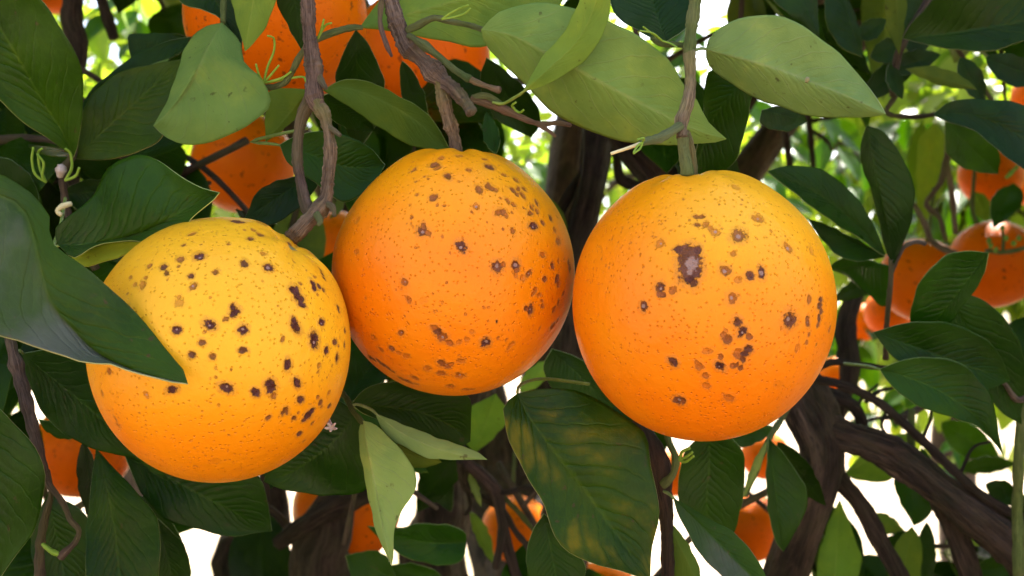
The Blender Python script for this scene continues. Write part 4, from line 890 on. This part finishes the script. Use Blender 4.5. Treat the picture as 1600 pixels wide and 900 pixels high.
# --- bare forked twigs low in the middle
b = branch('bare forked twigs hanging in front of an orange beneath the middle orange', (725, 715, .60))
tube('twig', [(715, 690, .62, 9), (730, 722, .60, 9), (755, 745, .60, 10), (775, 770, .60, 11), (782, 800, .60, 9), (792, 850, .60, 8), (812, 915, .60, 9)], M['limb'], b, seg=12, n=60, tint=(1.2, 1.1, 1.1))
tube('twig', [(722, 720, .60, 9), (728, 755, .61, 9), (745, 772, .61, 7), (775, 790, .605, 5)], M['limb'], b, seg=10, n=30)
tube('twig', [(772, 770, .60, 6), (800, 768, .598, 5), (820, 762, .597, 5), (840, 768, .6, 4)], M['limb'], b, seg=10, n=24)
tube('twig', [(785, 795, .60, 5), (805, 830, .60, 5), (825, 855, .60, 5), (850, 900, .6, 5)], M['limb'], b, seg=10, n=24)
tube('twig', [(785, 775, .605, 4), (810, 800, .605, 4), (832, 826, .605, 4), (846, 835, .605, 4)], M['green'], b, seg=10, n=24, tint=(.5, .5, .4))
tube('twig', [(786, 820, .60, 8), (782, 850, .598, 7), (774, 888, .597, 6)], M['limb'], b, seg=10, n=20)
tube('twig', [(730, 766, .61, 4), (735, 790, .61, 3.5), (727, 805, .61, 3)], M['limb'], b, seg=8, n=14)
leaf(b, (732, 735), (752, 792), R=6, L=7, d=(.605, .6), side='u', tint=(.9, .85, .9), low=True)
leaf(b, (728, 848), (574, 822), R=[(727, 832), (703, 821), (660, 818), (617, 824)], L=[(726, 868), (712, 881), (674, 882), (631, 869), (600, 848)], Mid=[(670, 848), (617, 836)], d=(.56, .55), tint=(.9, 1.15, .85))
leaf(b, (620, 905), (540, 868), R=[(605, 870), (580, 860)], L=[(590, 925), (552, 905)], d=(.57, .57), tint=(.8, 1, .7))
leaf(b, (690, 900), (560, 905), R=22, L=14, d=(.6, .6), tint=(.9, 1.1, .6))
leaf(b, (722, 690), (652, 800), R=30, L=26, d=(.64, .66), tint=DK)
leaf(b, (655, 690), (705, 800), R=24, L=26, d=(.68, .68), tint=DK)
leaf(b, (735, 800), (770, 880), R=8, L=14, d=(.75, .78), tint=(1, 1.1, .6), side='u')
leaf(b, (775, 615), (742, 708), R=[(732, 640), (722, 680)], L=[(795, 650), (770, 685)], d=(.62, .64), tint=(1.0, 1.3, .6), side='u')
leaf(b, (705, 640), (745, 705), R=20, L=20, d=(.66, .66), tint=(.7, .9, 1.1))
leaf(b, (812, 612), (868, 560), R=14, L=16, d=(.6, .6), tint=(1.1, 1.3, .6), side='u')

# --- shoot with the big blotched leaf
b = branch('stem with a big blotched hanging leaf beneath the scarred orange', (1020, 690, .40))
tube('twig', [(1000, 660, .42, 12), (1018, 690, .405, 12), (1030, 730, .40, 16), (1034, 765, .40, 15), (1040, 800, .402, 13), (1042, 850, .405, 10), (1044, 940, .41, 10)], M['limb'], b, seg=14, n=50, knots=((.32, .3, .07),), tint=(1.1, .9, .8))
tube('green_shoot', [(1036, 758, .395, 7), (1052, 740, .392, 6), (1055, 715, .392, 6), (1046, 692, .395, 5), (1040, 670, .40, 5)], M['green'], b, seg=12, n=24)
sprout(b, (1062, 718), [[(1072, 714), (1082, 706)], [(1070, 722), (1084, 712)], [(1066, 706), (1078, 700)]], .388, 2.6)
leaf(b, (808, 615), (1016, 908), R=[(788, 632), (788, 650), (793, 683), (808, 715), (831, 756), (851, 793), (866, 836), (889, 862), (923, 880), (967, 891)],
     L=[(850, 607), (905, 612), (960, 640), (998, 669), (1013, 692), (1017, 727), (1027, 773), (1029, 813), (1018, 860)], Mid=[(825, 649), (866, 706), (909, 761), (952, 819), (995, 880)], d=(.352, .340), tint=(1.15, 1.05, .8), mat='blotch',
     foldR=-.3, foldL=.05, wave=.04, label='big dark hanging leaf with yellow blotches', stalk=[(815, 600, .36), (850, 592, .375), (920, 600, .39)])
leaf(b, (850, 802), (880, 960), R=[(828, 840), (826, 900)], L=[(895, 850), (915, 900)], d=(.40, .40), tint=(.65, .8, .6))
leaf(b, (1110, 668), (1122, 866), R=[(1075, 700), (1062, 735), (1066, 800)], L=[(1150, 690), (1164, 725), (1160, 780), (1148, 830)], Mid=[(1108, 720), (1105, 800)], d=(.43, .44), tint=(.8, .95, .55))
leaf(b, (1052, 778), (1225, 950), R=[(1058, 800), (1068, 819), (1088, 857), (1128, 902), (1170, 940)], L=[(1097, 804), (1146, 832), (1170, 855), (1193, 892)], Mid=[(1085, 810), (1130, 855), (1180, 905)], d=(.385, .37), tint=(1.25, 1.3, 1.9), mat='dusty_sheen',
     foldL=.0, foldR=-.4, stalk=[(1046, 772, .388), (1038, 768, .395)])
leaf(b, (1042, 812), (1100, 930), R=[(1040, 850), (1060, 910)], L=[(1065, 835), (1090, 880)], d=(.41, .41), side='u', tint=(.55, .6, .3))
leaf(b, (905, 600), (880, 575), R=12, L=12, d=(.5, .5), tint=DK, low=True)
leaf(b, (862, 545), (960, 640), R=[(850, 580), (890, 640)], L=[(905, 560), (950, 600)], d=(.47, .48), tint=(.75, .9, .8))

# --- narrow dark leaves below the fork beside the scarred orange
b = branch('shoot with a narrow dark leaf beside the forked limb under the scarred orange', (1210, 670, .50))
tube('green_shoot', [(1230, 640, .53, 5), (1212, 668, .505, 5), (1200, 690, .50, 5), (1180, 735, .49, 6), (1164, 775, .485, 4)], M['green'], b, seg=10, n=24)
leaf(b, (1201, 684), (1224, 862), R=[(1197, 741), (1201, 802), (1212, 845)], L=[(1222, 706), (1245, 738), (1263, 779), (1246, 825)], d=(.49, .49), tint=(.75, .95, .7))
leaf(b, (1198, 690), (1161, 778), R=7, L=6, d=(.485, .48), side='u', tint=(1.0, .9, .9), low=True)
leaf(b, (1215, 690), (1290, 790), R=20, L=18, d=(.54, .56), tint=(.5, .55, .3))
leaf(b, (1210, 668), (1120, 700), R=16, L=14, d=(.53, .54), tint=(1.2, 1.3, 2.2))
leaf(b, (1235, 700), (1262, 800), R=14, L=14, d=(.56, .58), tint=DK)

# --- fan of dark leaves right of the scarred orange
b = branch('fan of dark leaves with an upright one beside the scarred orange', (1392, 408, .50))
tube('twig', [(1392, 405, .49, 4), (1392, 430, .495, 4), (1390, 460, .50, 4), (1386, 500, .51, 4), (1384, 560, .53, 5)], M['twig'], b, seg=10, n=30)
tube('twig', [(1392, 428, .495, 3.5), (1402, 405, .492, 3.5), (1414, 385, .49, 3), (1432, 378, .49, 3), (1446, 381, .49, 4)], M['twig'], b, seg=10, n=24)
leaf(b, (1354, 196), (1397, 413), R=[(1344, 230), (1350, 268), (1365, 311), (1376, 360), (1386, 397)], L=[(1380, 205), (1399, 230), (1417, 259), (1428, 294), (1427, 331), (1417, 366), (1404, 398)], d=(.475, .49), tint=(.55, .68, .6), fold=.1)
leaf(b, (1384, 399), (1198, 268), R=[(1362, 346), (1339, 311), (1307, 279), (1272, 262), (1229, 259)], L=[(1373, 395), (1344, 373), (1301, 347), (1258, 315), (1217, 283)], Mid=[(1340, 352), (1300, 318), (1255, 290)], d=(.49, .46), tint=(.7, .85, .75),
     foldL=-.9, foldR=.2)
leaf(b, (1383, 401), (1262, 342), R=[(1350, 380), (1316, 363), (1290, 350)], L=[(1376, 403), (1344, 408), (1316, 403), (1287, 378)], d=(.495, .49), tint=(.65, .85, .7))
leaf(b, (1390, 415), (1290, 420), R=[(1350, 405), (1320, 402)], L=[(1385, 478), (1350, 455), (1320, 430)], d=(.56, .6), tint=(1.2, 1.4, 1.6))
leaf(b, (1390, 420), (1300, 470), R=14, L=18, d=(.6, .65), tint=(1.1, 1.3, 1.0))

# --- overlapping leaves at the right edge
b = branch('shoot of overlapping dark green leaves below the distant oranges', (1600, 640, .48))
tube('twig', [(1640, 560, .49, 6), (1610, 610, .485, 6), (1590, 625, .482, 5), (1570, 600, .48, 4), (1540, 580, .475, 3)], M['twig'], b, seg=10, n=30)
tube('green_shoot', [(1592, 900, .5, 9), (1590, 800, .5, 9), (1592, 720, .49, 8), (1600, 640, .485, 7), (1640, 560, .48, 7)], M['green'], b, seg=12, n=30)
leaf(b, (1545, 395), (1428, 545), L=[(1510, 392), (1477, 400), (1448, 426), (1431, 455), (1422, 495)], R=[(1541, 415), (1535, 435), (1515, 465), (1470, 520)], d=(.46, .48), tint=(.95, 1.2, .8))
leaf(b, (1478, 451), (1600, 665), R=[(1480, 500), (1520, 580), (1560, 640)], L=[(1531, 466), (1569, 497), (1592, 532), (1606, 590)], d=(.475, .485), tint=(.75, .95, .65))
leaf(b, (1364, 519), (1578, 595), L=[(1410, 506), (1453, 502), (1497, 509), (1534, 526), (1563, 555)], R=[(1380, 540), (1400, 562), (1450, 590), (1530, 610)], d=(.46, .47), tint=(.7, .88, .6))
leaf(b, (1374, 577), (1567, 710), L=[(1410, 563), (1453, 558), (1491, 564), (1523, 584), (1546, 613), (1555, 645), (1562, 685)], R=[(1390, 599), (1419, 625), (1462, 645), (1511, 659), (1534, 672), (1556, 694)], Mid=[(1420, 590), (1480, 618), (1535, 660)],
     d=(.45, .445), tint=(.85, 1.05, .8), stalk=[(1355, 572, .47), (1320, 568, .5)])
leaf(b, (1540, 590), (1640, 650), R=30, L=25, d=(.5, .5), tint=DK)
leaf(b, (1590, 640), (1560, 600), R=20, L=20, d=(.5, .5), tint=DK)
leaf(b, (1600, 560), (1590, 500), R=14, L=14, d=(.7, .72), tint=(1, 1.4, .5), side='u')

# --- dark foliage in the upper right
b = branch('dark leafy branch with a broad bluish leaf above the distant oranges', (1415, 62, .55))
tube('twig', [(1395, 150, .57, 5), (1400, 100, .56, 6), (1415, 60, .55, 6), (1450, 0, .55, 7), (1480, -60, .55, 8)], M['twig'], b, seg=10, n=30, tint=(.6, .6, .6))
tube('twig', [(1400, 150, .57, 4), (1385, 175, .57, 4), (1412, 182, .57, 4), (1440, 182, .56, 4), (1462, 178, .55, 3.5)], M['twig'], b, seg=10, n=30, tint=(.5, .5, .45))
leaf(b, (1410, 60), (1680, 10), L=[(1425, 35), (1445, 15), (1480, -20), (1560, -40), (1640, -20)], R=[(1450, 70), (1511, 80), (1554, 78), (1600, 64), (1650, 40)], Mid=[(1497, 52), (1600, 32)], d=(.50, .48), tint=(.62, .68, .6), foldL=-.2, foldR=-.4)
leaf(b, (1415, 108), (1526, 140), L=[(1453, 103), (1491, 113), (1512, 126)], R=[(1440, 122), (1480, 136)], d=(.53, .52), side='u', tint=(.5, .5, .25))
leaf(b, (1500, 90), (1538, 162), L=20, R=18, d=(.54, .54), tint=DK)
leaf(b, (1458, 179), (1690, 300), L=[(1482, 160), (1511, 155), (1554, 156), (1600, 165), (1660, 200)], R=[(1482, 191), (1525, 205), (1554, 231), (1583, 252), (1640, 290)], Mid=[(1520, 180), (1590, 210)], d=(.49, .47), tint=(.55, .70, .95), foldL=-.1)
leaf(b, (1476, 190), (1560, 272), L=[(1520, 200), (1560, 235)], R=[(1480, 240), (1515, 266)], d=(.60, .62), tint=(1.1, 1.2, .8))
leaf(b, (1405, 85), (1398, -40), L=[(1385, 40), (1384, -5)], R=[(1413, 40), (1416, -5)], d=(.52, .51), side='u', tint=(.45, .45, .2))
leaf(b, (1348, 90), (1300, -40), L=[(1310, 70), (1288, 20)], R=[(1345, 50), (1322, -10)], d=(.56, .56), tint=(.65, .75, .4))
leaf(b, (1280, 60), (1225, -60), L=[(1245, 30), (1208, 0), (1200, -40)], R=[(1278, 20), (1270, -20)], d=(.50, .50), tint=(.6, .7, 1.0))
leaf(b, (1390, 110), (1470, 85), L=20, R=16, d=(.6, .6), tint=DK)
leaf(b, (1440, 80), (1340, 160), L=22, R=22, d=(.62, .62), tint=DK)
leaf(b, (1390, 100), (1410, 155), L=12, R=14, d=(.56, .56), tint=(.6, .7, 1))
leaf(b, (1430, 90), (1440, -30), L=30, R=30, d=(.6, .6), tint=DK)
leaf(b, (1360, 90), (1420, 60), L=16, R=22, d=(.58, .58), tint=DK)
leaf(b, (1540, 90), (1640, 130), L=22, R=26, d=(.56, .56), tint=DK)
leaf(b, (1340, 60), (1385, 30), L=16, R=16, d=(.6, .6), tint=(.7, .8, .6))

# --- thin twigs with buds by the distant oranges
b = branch('thin twigs with small pale buds in front of the distant oranges', (1450, 380, .85))
tube('twig', [(1428, 318, .85, 4), (1445, 350, .85, 4.5), (1455, 375, .85, 4.5), (1475, 390, .85, 4.5), (1495, 395, .85, 3.5)], M['twig'], b, seg=10, n=24, tint=(1.1, 1.1, .9))
tube('twig', [(1483, 190, .86, 6), (1480, 240, .86, 5), (1470, 285, .86, 4.5), (1447, 318, .86, 4), (1468, 340, .86, 4), (1478, 375, .86, 4)], M['twig'], b, seg=10, n=30, tint=(.8, .75, .6))
tube('twig', [(1481, 260, .87, 4), (1488, 310, .87, 5), (1493, 365, .87, 4)], M['twig'], b, seg=10, n=20, tint=(1.3, 1.2, 1.0))
tube('green_shoot', [(1540, 392, .9, 3.5), (1570, 394, .9, 3.5), (1600, 388, .9, 4), (1640, 380, .9, 4)], M['green'], b, seg=10, n=20)
for k, (x, y) in enumerate([(1548, 384), (1556, 390), (1566, 356), (1572, 372), (1584, 380), (1592, 372), (1545, 376)]):
    tube('bud', [(x, y + 4, .895, 2), (x, y, .894, 4.5), (x + 1, y - 4, .893, 2)], M['sprout'], b, seg=8, n=8)
tube('green_shoot', [(1567, 394, .9, 2.5), (1568, 372, .9, 2.5), (1566, 356, .9, 2)], M['green'], b, seg=8, n=12)
tube('green_shoot', [(1572, 278, .88, 3), (1582, 268, .88, 3.5), (1590, 260, .88, 3)], M['sprout'], b, seg=8, n=12)
leaf(b, (1584, 286), (1552, 356), L=[(1598, 300), (1597, 320), (1575, 342)], R=[(1556, 300), (1547, 325)], d=(.87, .86), tint=(1.0, 1.2, 1.3), label='small grey green leaf')
leaf(b, (1462, 190), (1432, 372), L=[(1478, 220), (1476, 280), (1452, 340)], R=[(1436, 220), (1432, 290)], d=(1.25, 1.3), tint=(1.5, 1.5, .7), side='u')
leaf(b, (1440, 190), (1440, 330), L=20, R=22, d=(1.4, 1.4), tint=(1.3, 1.4, .6), side='u')
leaf(b, (1520, 300), (1545, 345), L=16, R=16, d=(1.1, 1.1), tint=(1.1, 1.2, .5), side='u')

# --- leaves round the sloping limb in the lower right
b = branch('leaves growing around the sloping limb on the sunny side', (1420, 690, .60))
tube('green_shoot', [(1425, 640, .60, 6), (1424, 680, .60, 6), (1428, 720, .605, 5), (1440, 760, .61, 4)], M['green'], b, seg=10, n=24, tint=(.7, .8, .6))
leaf(b, (1424, 676), (1318, 742), L=[(1400, 745), (1350, 752)], R=[(1390, 682), (1350, 706)], d=(.72, .74), side='u', tint=(1.1, 1.25, .5))
leaf(b, (1420, 720), (1428, 822), R=[(1398, 735), (1402, 775)], L=[(1455, 740), (1463, 780), (1448, 810)], d=(.66, .66), tint=(.9, 1.15, .7))
leaf(b, (1312, 780), (1300, 960), R=[(1290, 830), (1275, 900)], L=[(1332, 830), (1345, 890)], d=(.64, .63), tint=(1.0, 1.2, .5), side='u')
leaf(b, (1416, 832), (1356, 806), L=[(1395, 835), (1365, 828)], R=[(1395, 808), (1372, 800)], d=(.8, .8), side='u', tint=(1.1, 1.1, .55))
leaf(b, (1425, 822), (1400, 960), R=[(1400, 850), (1388, 910)], L=[(1440, 850), (1435, 910)], d=(.66, .66), side='u', tint=(.7, .75, .3))
leaf(b, (1448, 815), (1440, 940), R=14, L=18, d=(.68, .68), tint=(.8, 1, .5))
leaf(b, (1440, 700), (1462, 790), R=10, L=14, d=(.66, .66), tint=(.8, 1.0, .8))
leaf(b, (1500, 830), (1532, 880), R=20, L=30, d=(.9, .95), side='u', tint=(1.1, 1.4, .5))
leaf(b, (1540, 756), (1600, 790), R=16, L=20, d=(.65, .65), tint=(.7, .8, .5))
leaf(b, (1540, 780), (1620, 900), R=30, L=30, d=(.68, .68), tint=(.7, .8, .5))
leaf(b, (1590, 880), (1520, 895), R=20, L=18, d=(.64, .64), tint=(.7, .9, .4))
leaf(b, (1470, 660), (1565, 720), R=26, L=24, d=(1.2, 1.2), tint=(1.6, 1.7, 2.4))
leaf(b, (1500, 735), (1590, 725), R=10, L=18, d=(1.1, 1.1), tint=(1.2, 1.3, 1.6))
leaf(b, (1420, 830), (1370, 880), R=16, L=16, d=(.8, .8), tint=(.9, 1, .8))

# ------------------------------------------------------------------ shaded shoots further in, each leaf its own part
def leaf_mesh(seed):
    R_ = np.random.default_rng(seed); n = 10; t = np.linspace(0, 1, n); vs = VS_LOW
    w = .25 * halfprof(t, R_.uniform(.40, .5)) * R_.uniform(.9, 1.15); fold = R_.uniform(.15, .5); droop = R_.uniform(.05, .3)
    G = np.zeros((n, len(vs), 3))
    for j, v in enumerate(vs):
        G[:, j, 0] = w * v; G[:, j, 1] = t; G[:, j, 2] = w * fold * abs(v) - droop * t ** 2 + .02 * np.sin(t * 9 + seed) * abs(v)
    G *= .088; A = G.copy(); B = G.copy(); A[..., 2] += .00016; B[..., 2] -= .00016
    m = len(vs); o = n * m; V = np.vstack([A.reshape(-1, 3), B.reshape(-1, 3)])
    q = lambda i, j: i * m + j; fA = []; fB = []
    for i in range(n - 1):
        for j in range(m - 1):
            fA.append((q(i, j), q(i, j + 1), q(i + 1, j + 1), q(i + 1, j))); fB.append((o + q(i, j), o + q(i + 1, j), o + q(i + 1, j + 1), o + q(i, j + 1)))
    me = bpy.data.meshes.new('leaf'); me.from_pydata(V.tolist(), [], fA + fB)
    for k in ('top', 'under'): me.materials.append(M[k])
    me.polygons.foreach_set('material_index', np.array([0] * len(fA) + [1] * len(fB), np.int32))
    me.polygons.foreach_set('use_smooth', np.ones(len(me.polygons), bool))
    UV = np.array([[t[i], (vs[j] + 1) / 2] for i in range(n) for j in range(m)]); UV = np.vstack([UV, UV])
    lay = me.uv_layers.new(name='UVMap'); li = np.empty(len(me.loops), np.int32); me.loops.foreach_get('vertex_index', li)
    lay.data.foreach_set('uv', UV[li].astype(np.float32).ravel()); me.update(); return me
LM = [leaf_mesh(k) for k in range(6)]
CLEAR = [(128, 65, 200, 140), (835, 180, 910, 300), (1000, 15, 1060, 60), (1085, 20, 1110, 110), (1200, 150, 1345, 345), (1425, 120, 1600, 500), (728, 640, 805, 900), (265, 825, 355, 900), (1255, 545, 1325, 665),
         (1330, 610, 1600, 830), (640, 40, 760, 130), (400, 0, 575, 120), (320, 190, 450, 300), (70, 660, 205, 775), (450, 770, 640, 860), (850, 560, 900, 620), (500, 335, 535, 400), (1140, 770, 1225, 880), (1270, 350, 1345, 480), (900, 875, 990, 900)]
def to_px(w):
    v = np.asarray(w) - CAM; dd = v @ FWD
    return 800 + F * (v @ RIGHT) / dd, 450 - F * (v @ UP) / dd
ANCHOR = [(60, 60, 'behind the large dark ribbed leaf'), (230, 40, 'behind the rounded pale grey green leaf'), (330, 290, 'around the dim orange above the yellowish orange'), (470, 320, 'behind the forked grey brown twig'),
          (620, 180, 'behind the stubby broken twig'), (800, 120, 'behind the large pale leaf with a raised midrib'), (980, 30, 'behind the top of the straight green stem'), (1200, 40, 'behind the large pale leaf with one brown speck'),
          (1480, 60, 'among the dark bluish leaves above the distant oranges'), (1130, 210, 'just above the scarred orange'), (40, 520, 'under the big wavy leaf lying over the yellowish orange'), (60, 860, 'behind the thin dangling grey twig'),
          (310, 810, 'beneath the yellowish orange'), (555, 520, 'in the gap between the yellowish and the middle orange'), (630, 660, 'behind the two pale folded leaves'), (650, 850, 'beside the thick pale rimmed limb'),
          (890, 590, 'in the gap between the middle and the scarred orange'), (930, 850, 'behind the blotched hanging leaf'), (1110, 780, 'beneath the scarred orange'), (1320, 880, 'below the forked limb'),
          (1560, 820, 'beneath the sloping limb'), (1530, 580, 'behind the overlapping dark green leaves'), (60, 330, 'beside the broad upturned leaf')]
def shoot(px, py, d, a, n, seed, length=0.14, lab=None, grp=None, bright=1.0):
    R_ = random.Random(seed)
    s0 = P(px, py, d); dirn = np.array([math.cos(a), R_.uniform(-.3, .3), math.sin(a)]); dirn /= np.linalg.norm(dirn)
    s0 = s0 - dirn * length / 2
    pts = [s0, s0 + dirn * length * .5 + [0, 0, .01], s0 + dirn * length + [0, 0, -.012]]
    if lab is None:
        an = min(ANCHOR, key=lambda q: (q[0] - px) ** 2 + (q[1] - py) ** 2)[2]
        lab = 'shaded dark leafy shoot ' + an; grp = 'shaded shoots ' + an
    placed = []
    for k in range(n):
        f = (k + .5) / n; base = pts[0] + (pts[2] - pts[0]) * f + np.array([0, 0, .01 * math.sin(math.pi * f)])
        az = k * 2.4 + R_.random(); side = np.cross(dirn, [0, 0, 1]); side /= np.linalg.norm(side); upv = np.cross(side, dirn)
        y = dirn * .6 + side * math.cos(az) + upv * math.sin(az) * .6 + np.array([0, 0, -.45]); y /= np.linalg.norm(y)
        z = np.array([R_.uniform(-.5, .5), -.7 + R_.uniform(-.4, .4), .8]); x = np.cross(y, z); x /= np.linalg.norm(x); z = np.cross(x, y)
        sc_ = R_.uniform(.7, 1.1)
        hit = False
        for f2 in (.05, .27, .5, .73, .95):
            X, Y = to_px(base + y * .088 * sc_ * f2)
            for (x0, y0, x1, y1) in CLEAR: hit |= (x0 - 22 < X < x1 + 22 and y0 - 22 < Y < y1 + 22)
        if hit and bright == 1.0: continue
        placed.append((base, x, y, z, sc_))
    if len(placed) < 3: return
    b = thing('leafy_shoot', lab, 'branch', s0, grp)
    tube_w('twig', pts, [.0022, .0019, .0012], M['twig'], b, seg=8, n=14, tint=(.6, .6, .55))
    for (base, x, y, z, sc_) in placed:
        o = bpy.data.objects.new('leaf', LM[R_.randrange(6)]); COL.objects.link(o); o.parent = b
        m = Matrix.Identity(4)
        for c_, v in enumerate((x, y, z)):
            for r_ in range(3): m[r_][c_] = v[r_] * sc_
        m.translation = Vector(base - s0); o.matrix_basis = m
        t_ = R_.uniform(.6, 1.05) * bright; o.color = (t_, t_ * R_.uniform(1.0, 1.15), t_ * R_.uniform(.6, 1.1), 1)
SH = [(20, 250, .5), (60, 215, .55), (10, 330, .5), (130, 300, .6), (240, 330, .62), (60, 330, .62), (30, 90, .60), (250, 20, .9), (330, 300, .62), (300, 130, .7), (470, 330, .60), (440, 290, .75), (560, 170, .60), (620, 210, .60), (640, 160, .72), (780, 150, .62), (760, 210, .75),
      (970, 10, .62), (1150, 60, .82), (1160, 20, .7), (1230, 30, .75), (1310, 40, .8), (1450, 40, .72), (1540, 100, .72), (1130, 210, .62), (1560, 30, .8), (60, 590, .62), (20, 720, .6),
      (90, 850, .62), (40, 880, .6), (230, 850, .62), (330, 780, .68), (380, 790, .8), (480, 690, .56), (440, 830, .8), (600, 610, .56), (650, 650, .6), (650, 740, .72), (680, 760, .85), (620, 880, .7), (900, 620, .62), (860, 900, .62),
      (930, 800, .62), (1090, 860, .62), (1100, 740, .66), (1180, 740, .8), (1250, 870, .8), (1330, 880, .75), (1430, 880, .78), (1570, 830, .8), (1500, 560, .64), (1560, 600, .66), (560, 560, .55), (540, 480, .55), (20, 470, .5), (880, 560, .62), (980, 640, .6)]
for k, (x, y, d_) in enumerate(SH):
    shoot(x, y, d_, rng.uniform(-2.6, -.5) if k % 3 else rng.uniform(-.4, .4), 7, 100 + k)

# sunlit shoots on the far side of the tree, bright blurred leaves with sun glow put into a raised tint
SUNNY = [(1215, 210, 2.3), (1260, 250, 2.5), (1300, 200, 2.2), (1230, 320, 2.4), (1330, 300, 2.6), (1440, 250, 2.3), (1460, 330, 2.2), (1400, 200, 2.6), (1500, 230, 2.4), (1290, 150, 2.5), (1360, 470, 2.3), (1340, 590, 2.4),
         (1410, 620, 2.3), (1500, 690, 2.5), (1300, 540, 2.6), (1540, 340, 2.5), (1070, 90, 2.4), (1050, 40, 2.6), (1310, 20, 2.4), (1360, 60, 2.5), (870, 300, 2.4), (860, 590, 2.4), (170, 20, 2.3), 
         (210, 60, 2.6), (1200, 400, 2.5), (760, 640, 2.6)]
SUNANCH = [(1225, 230, 'over the shoulder of the scarred orange'), (1290, 170, 'below the pale leaf with one brown speck'), (1330, 300, 'between the scarred orange and the upright dark leaf'), (1460, 230, 'behind the broad bluish leaf'),
           (1460, 330, 'just above the distant oranges'), (1540, 340, 'beside the small grey leaf'), (1200, 400, 'behind the scarred orange'), (1330, 530, 'through the bare twigs next to the scarred orange'), (1410, 620, 'under the overlapping dark leaves'),
           (1500, 690, 'above the sloping limb'), (1060, 60, 'beside the straight green stem'), (1335, 40, 'through the gap in the dark upper foliage'), (870, 300, 'beside the dark limb behind the middle orange'),
           (860, 590, 'below the gap between the middle and scarred oranges'), (180, 40, 'past the edge of the large dark ribbed leaf'), (760, 640, 'beside the blotched hanging leaf')]
for k, (x, y, d_) in enumerate(SUNNY):
    an = min(SUNANCH, key=lambda q: (q[0] - x) ** 2 + (q[1] - y) ** 2)[2]
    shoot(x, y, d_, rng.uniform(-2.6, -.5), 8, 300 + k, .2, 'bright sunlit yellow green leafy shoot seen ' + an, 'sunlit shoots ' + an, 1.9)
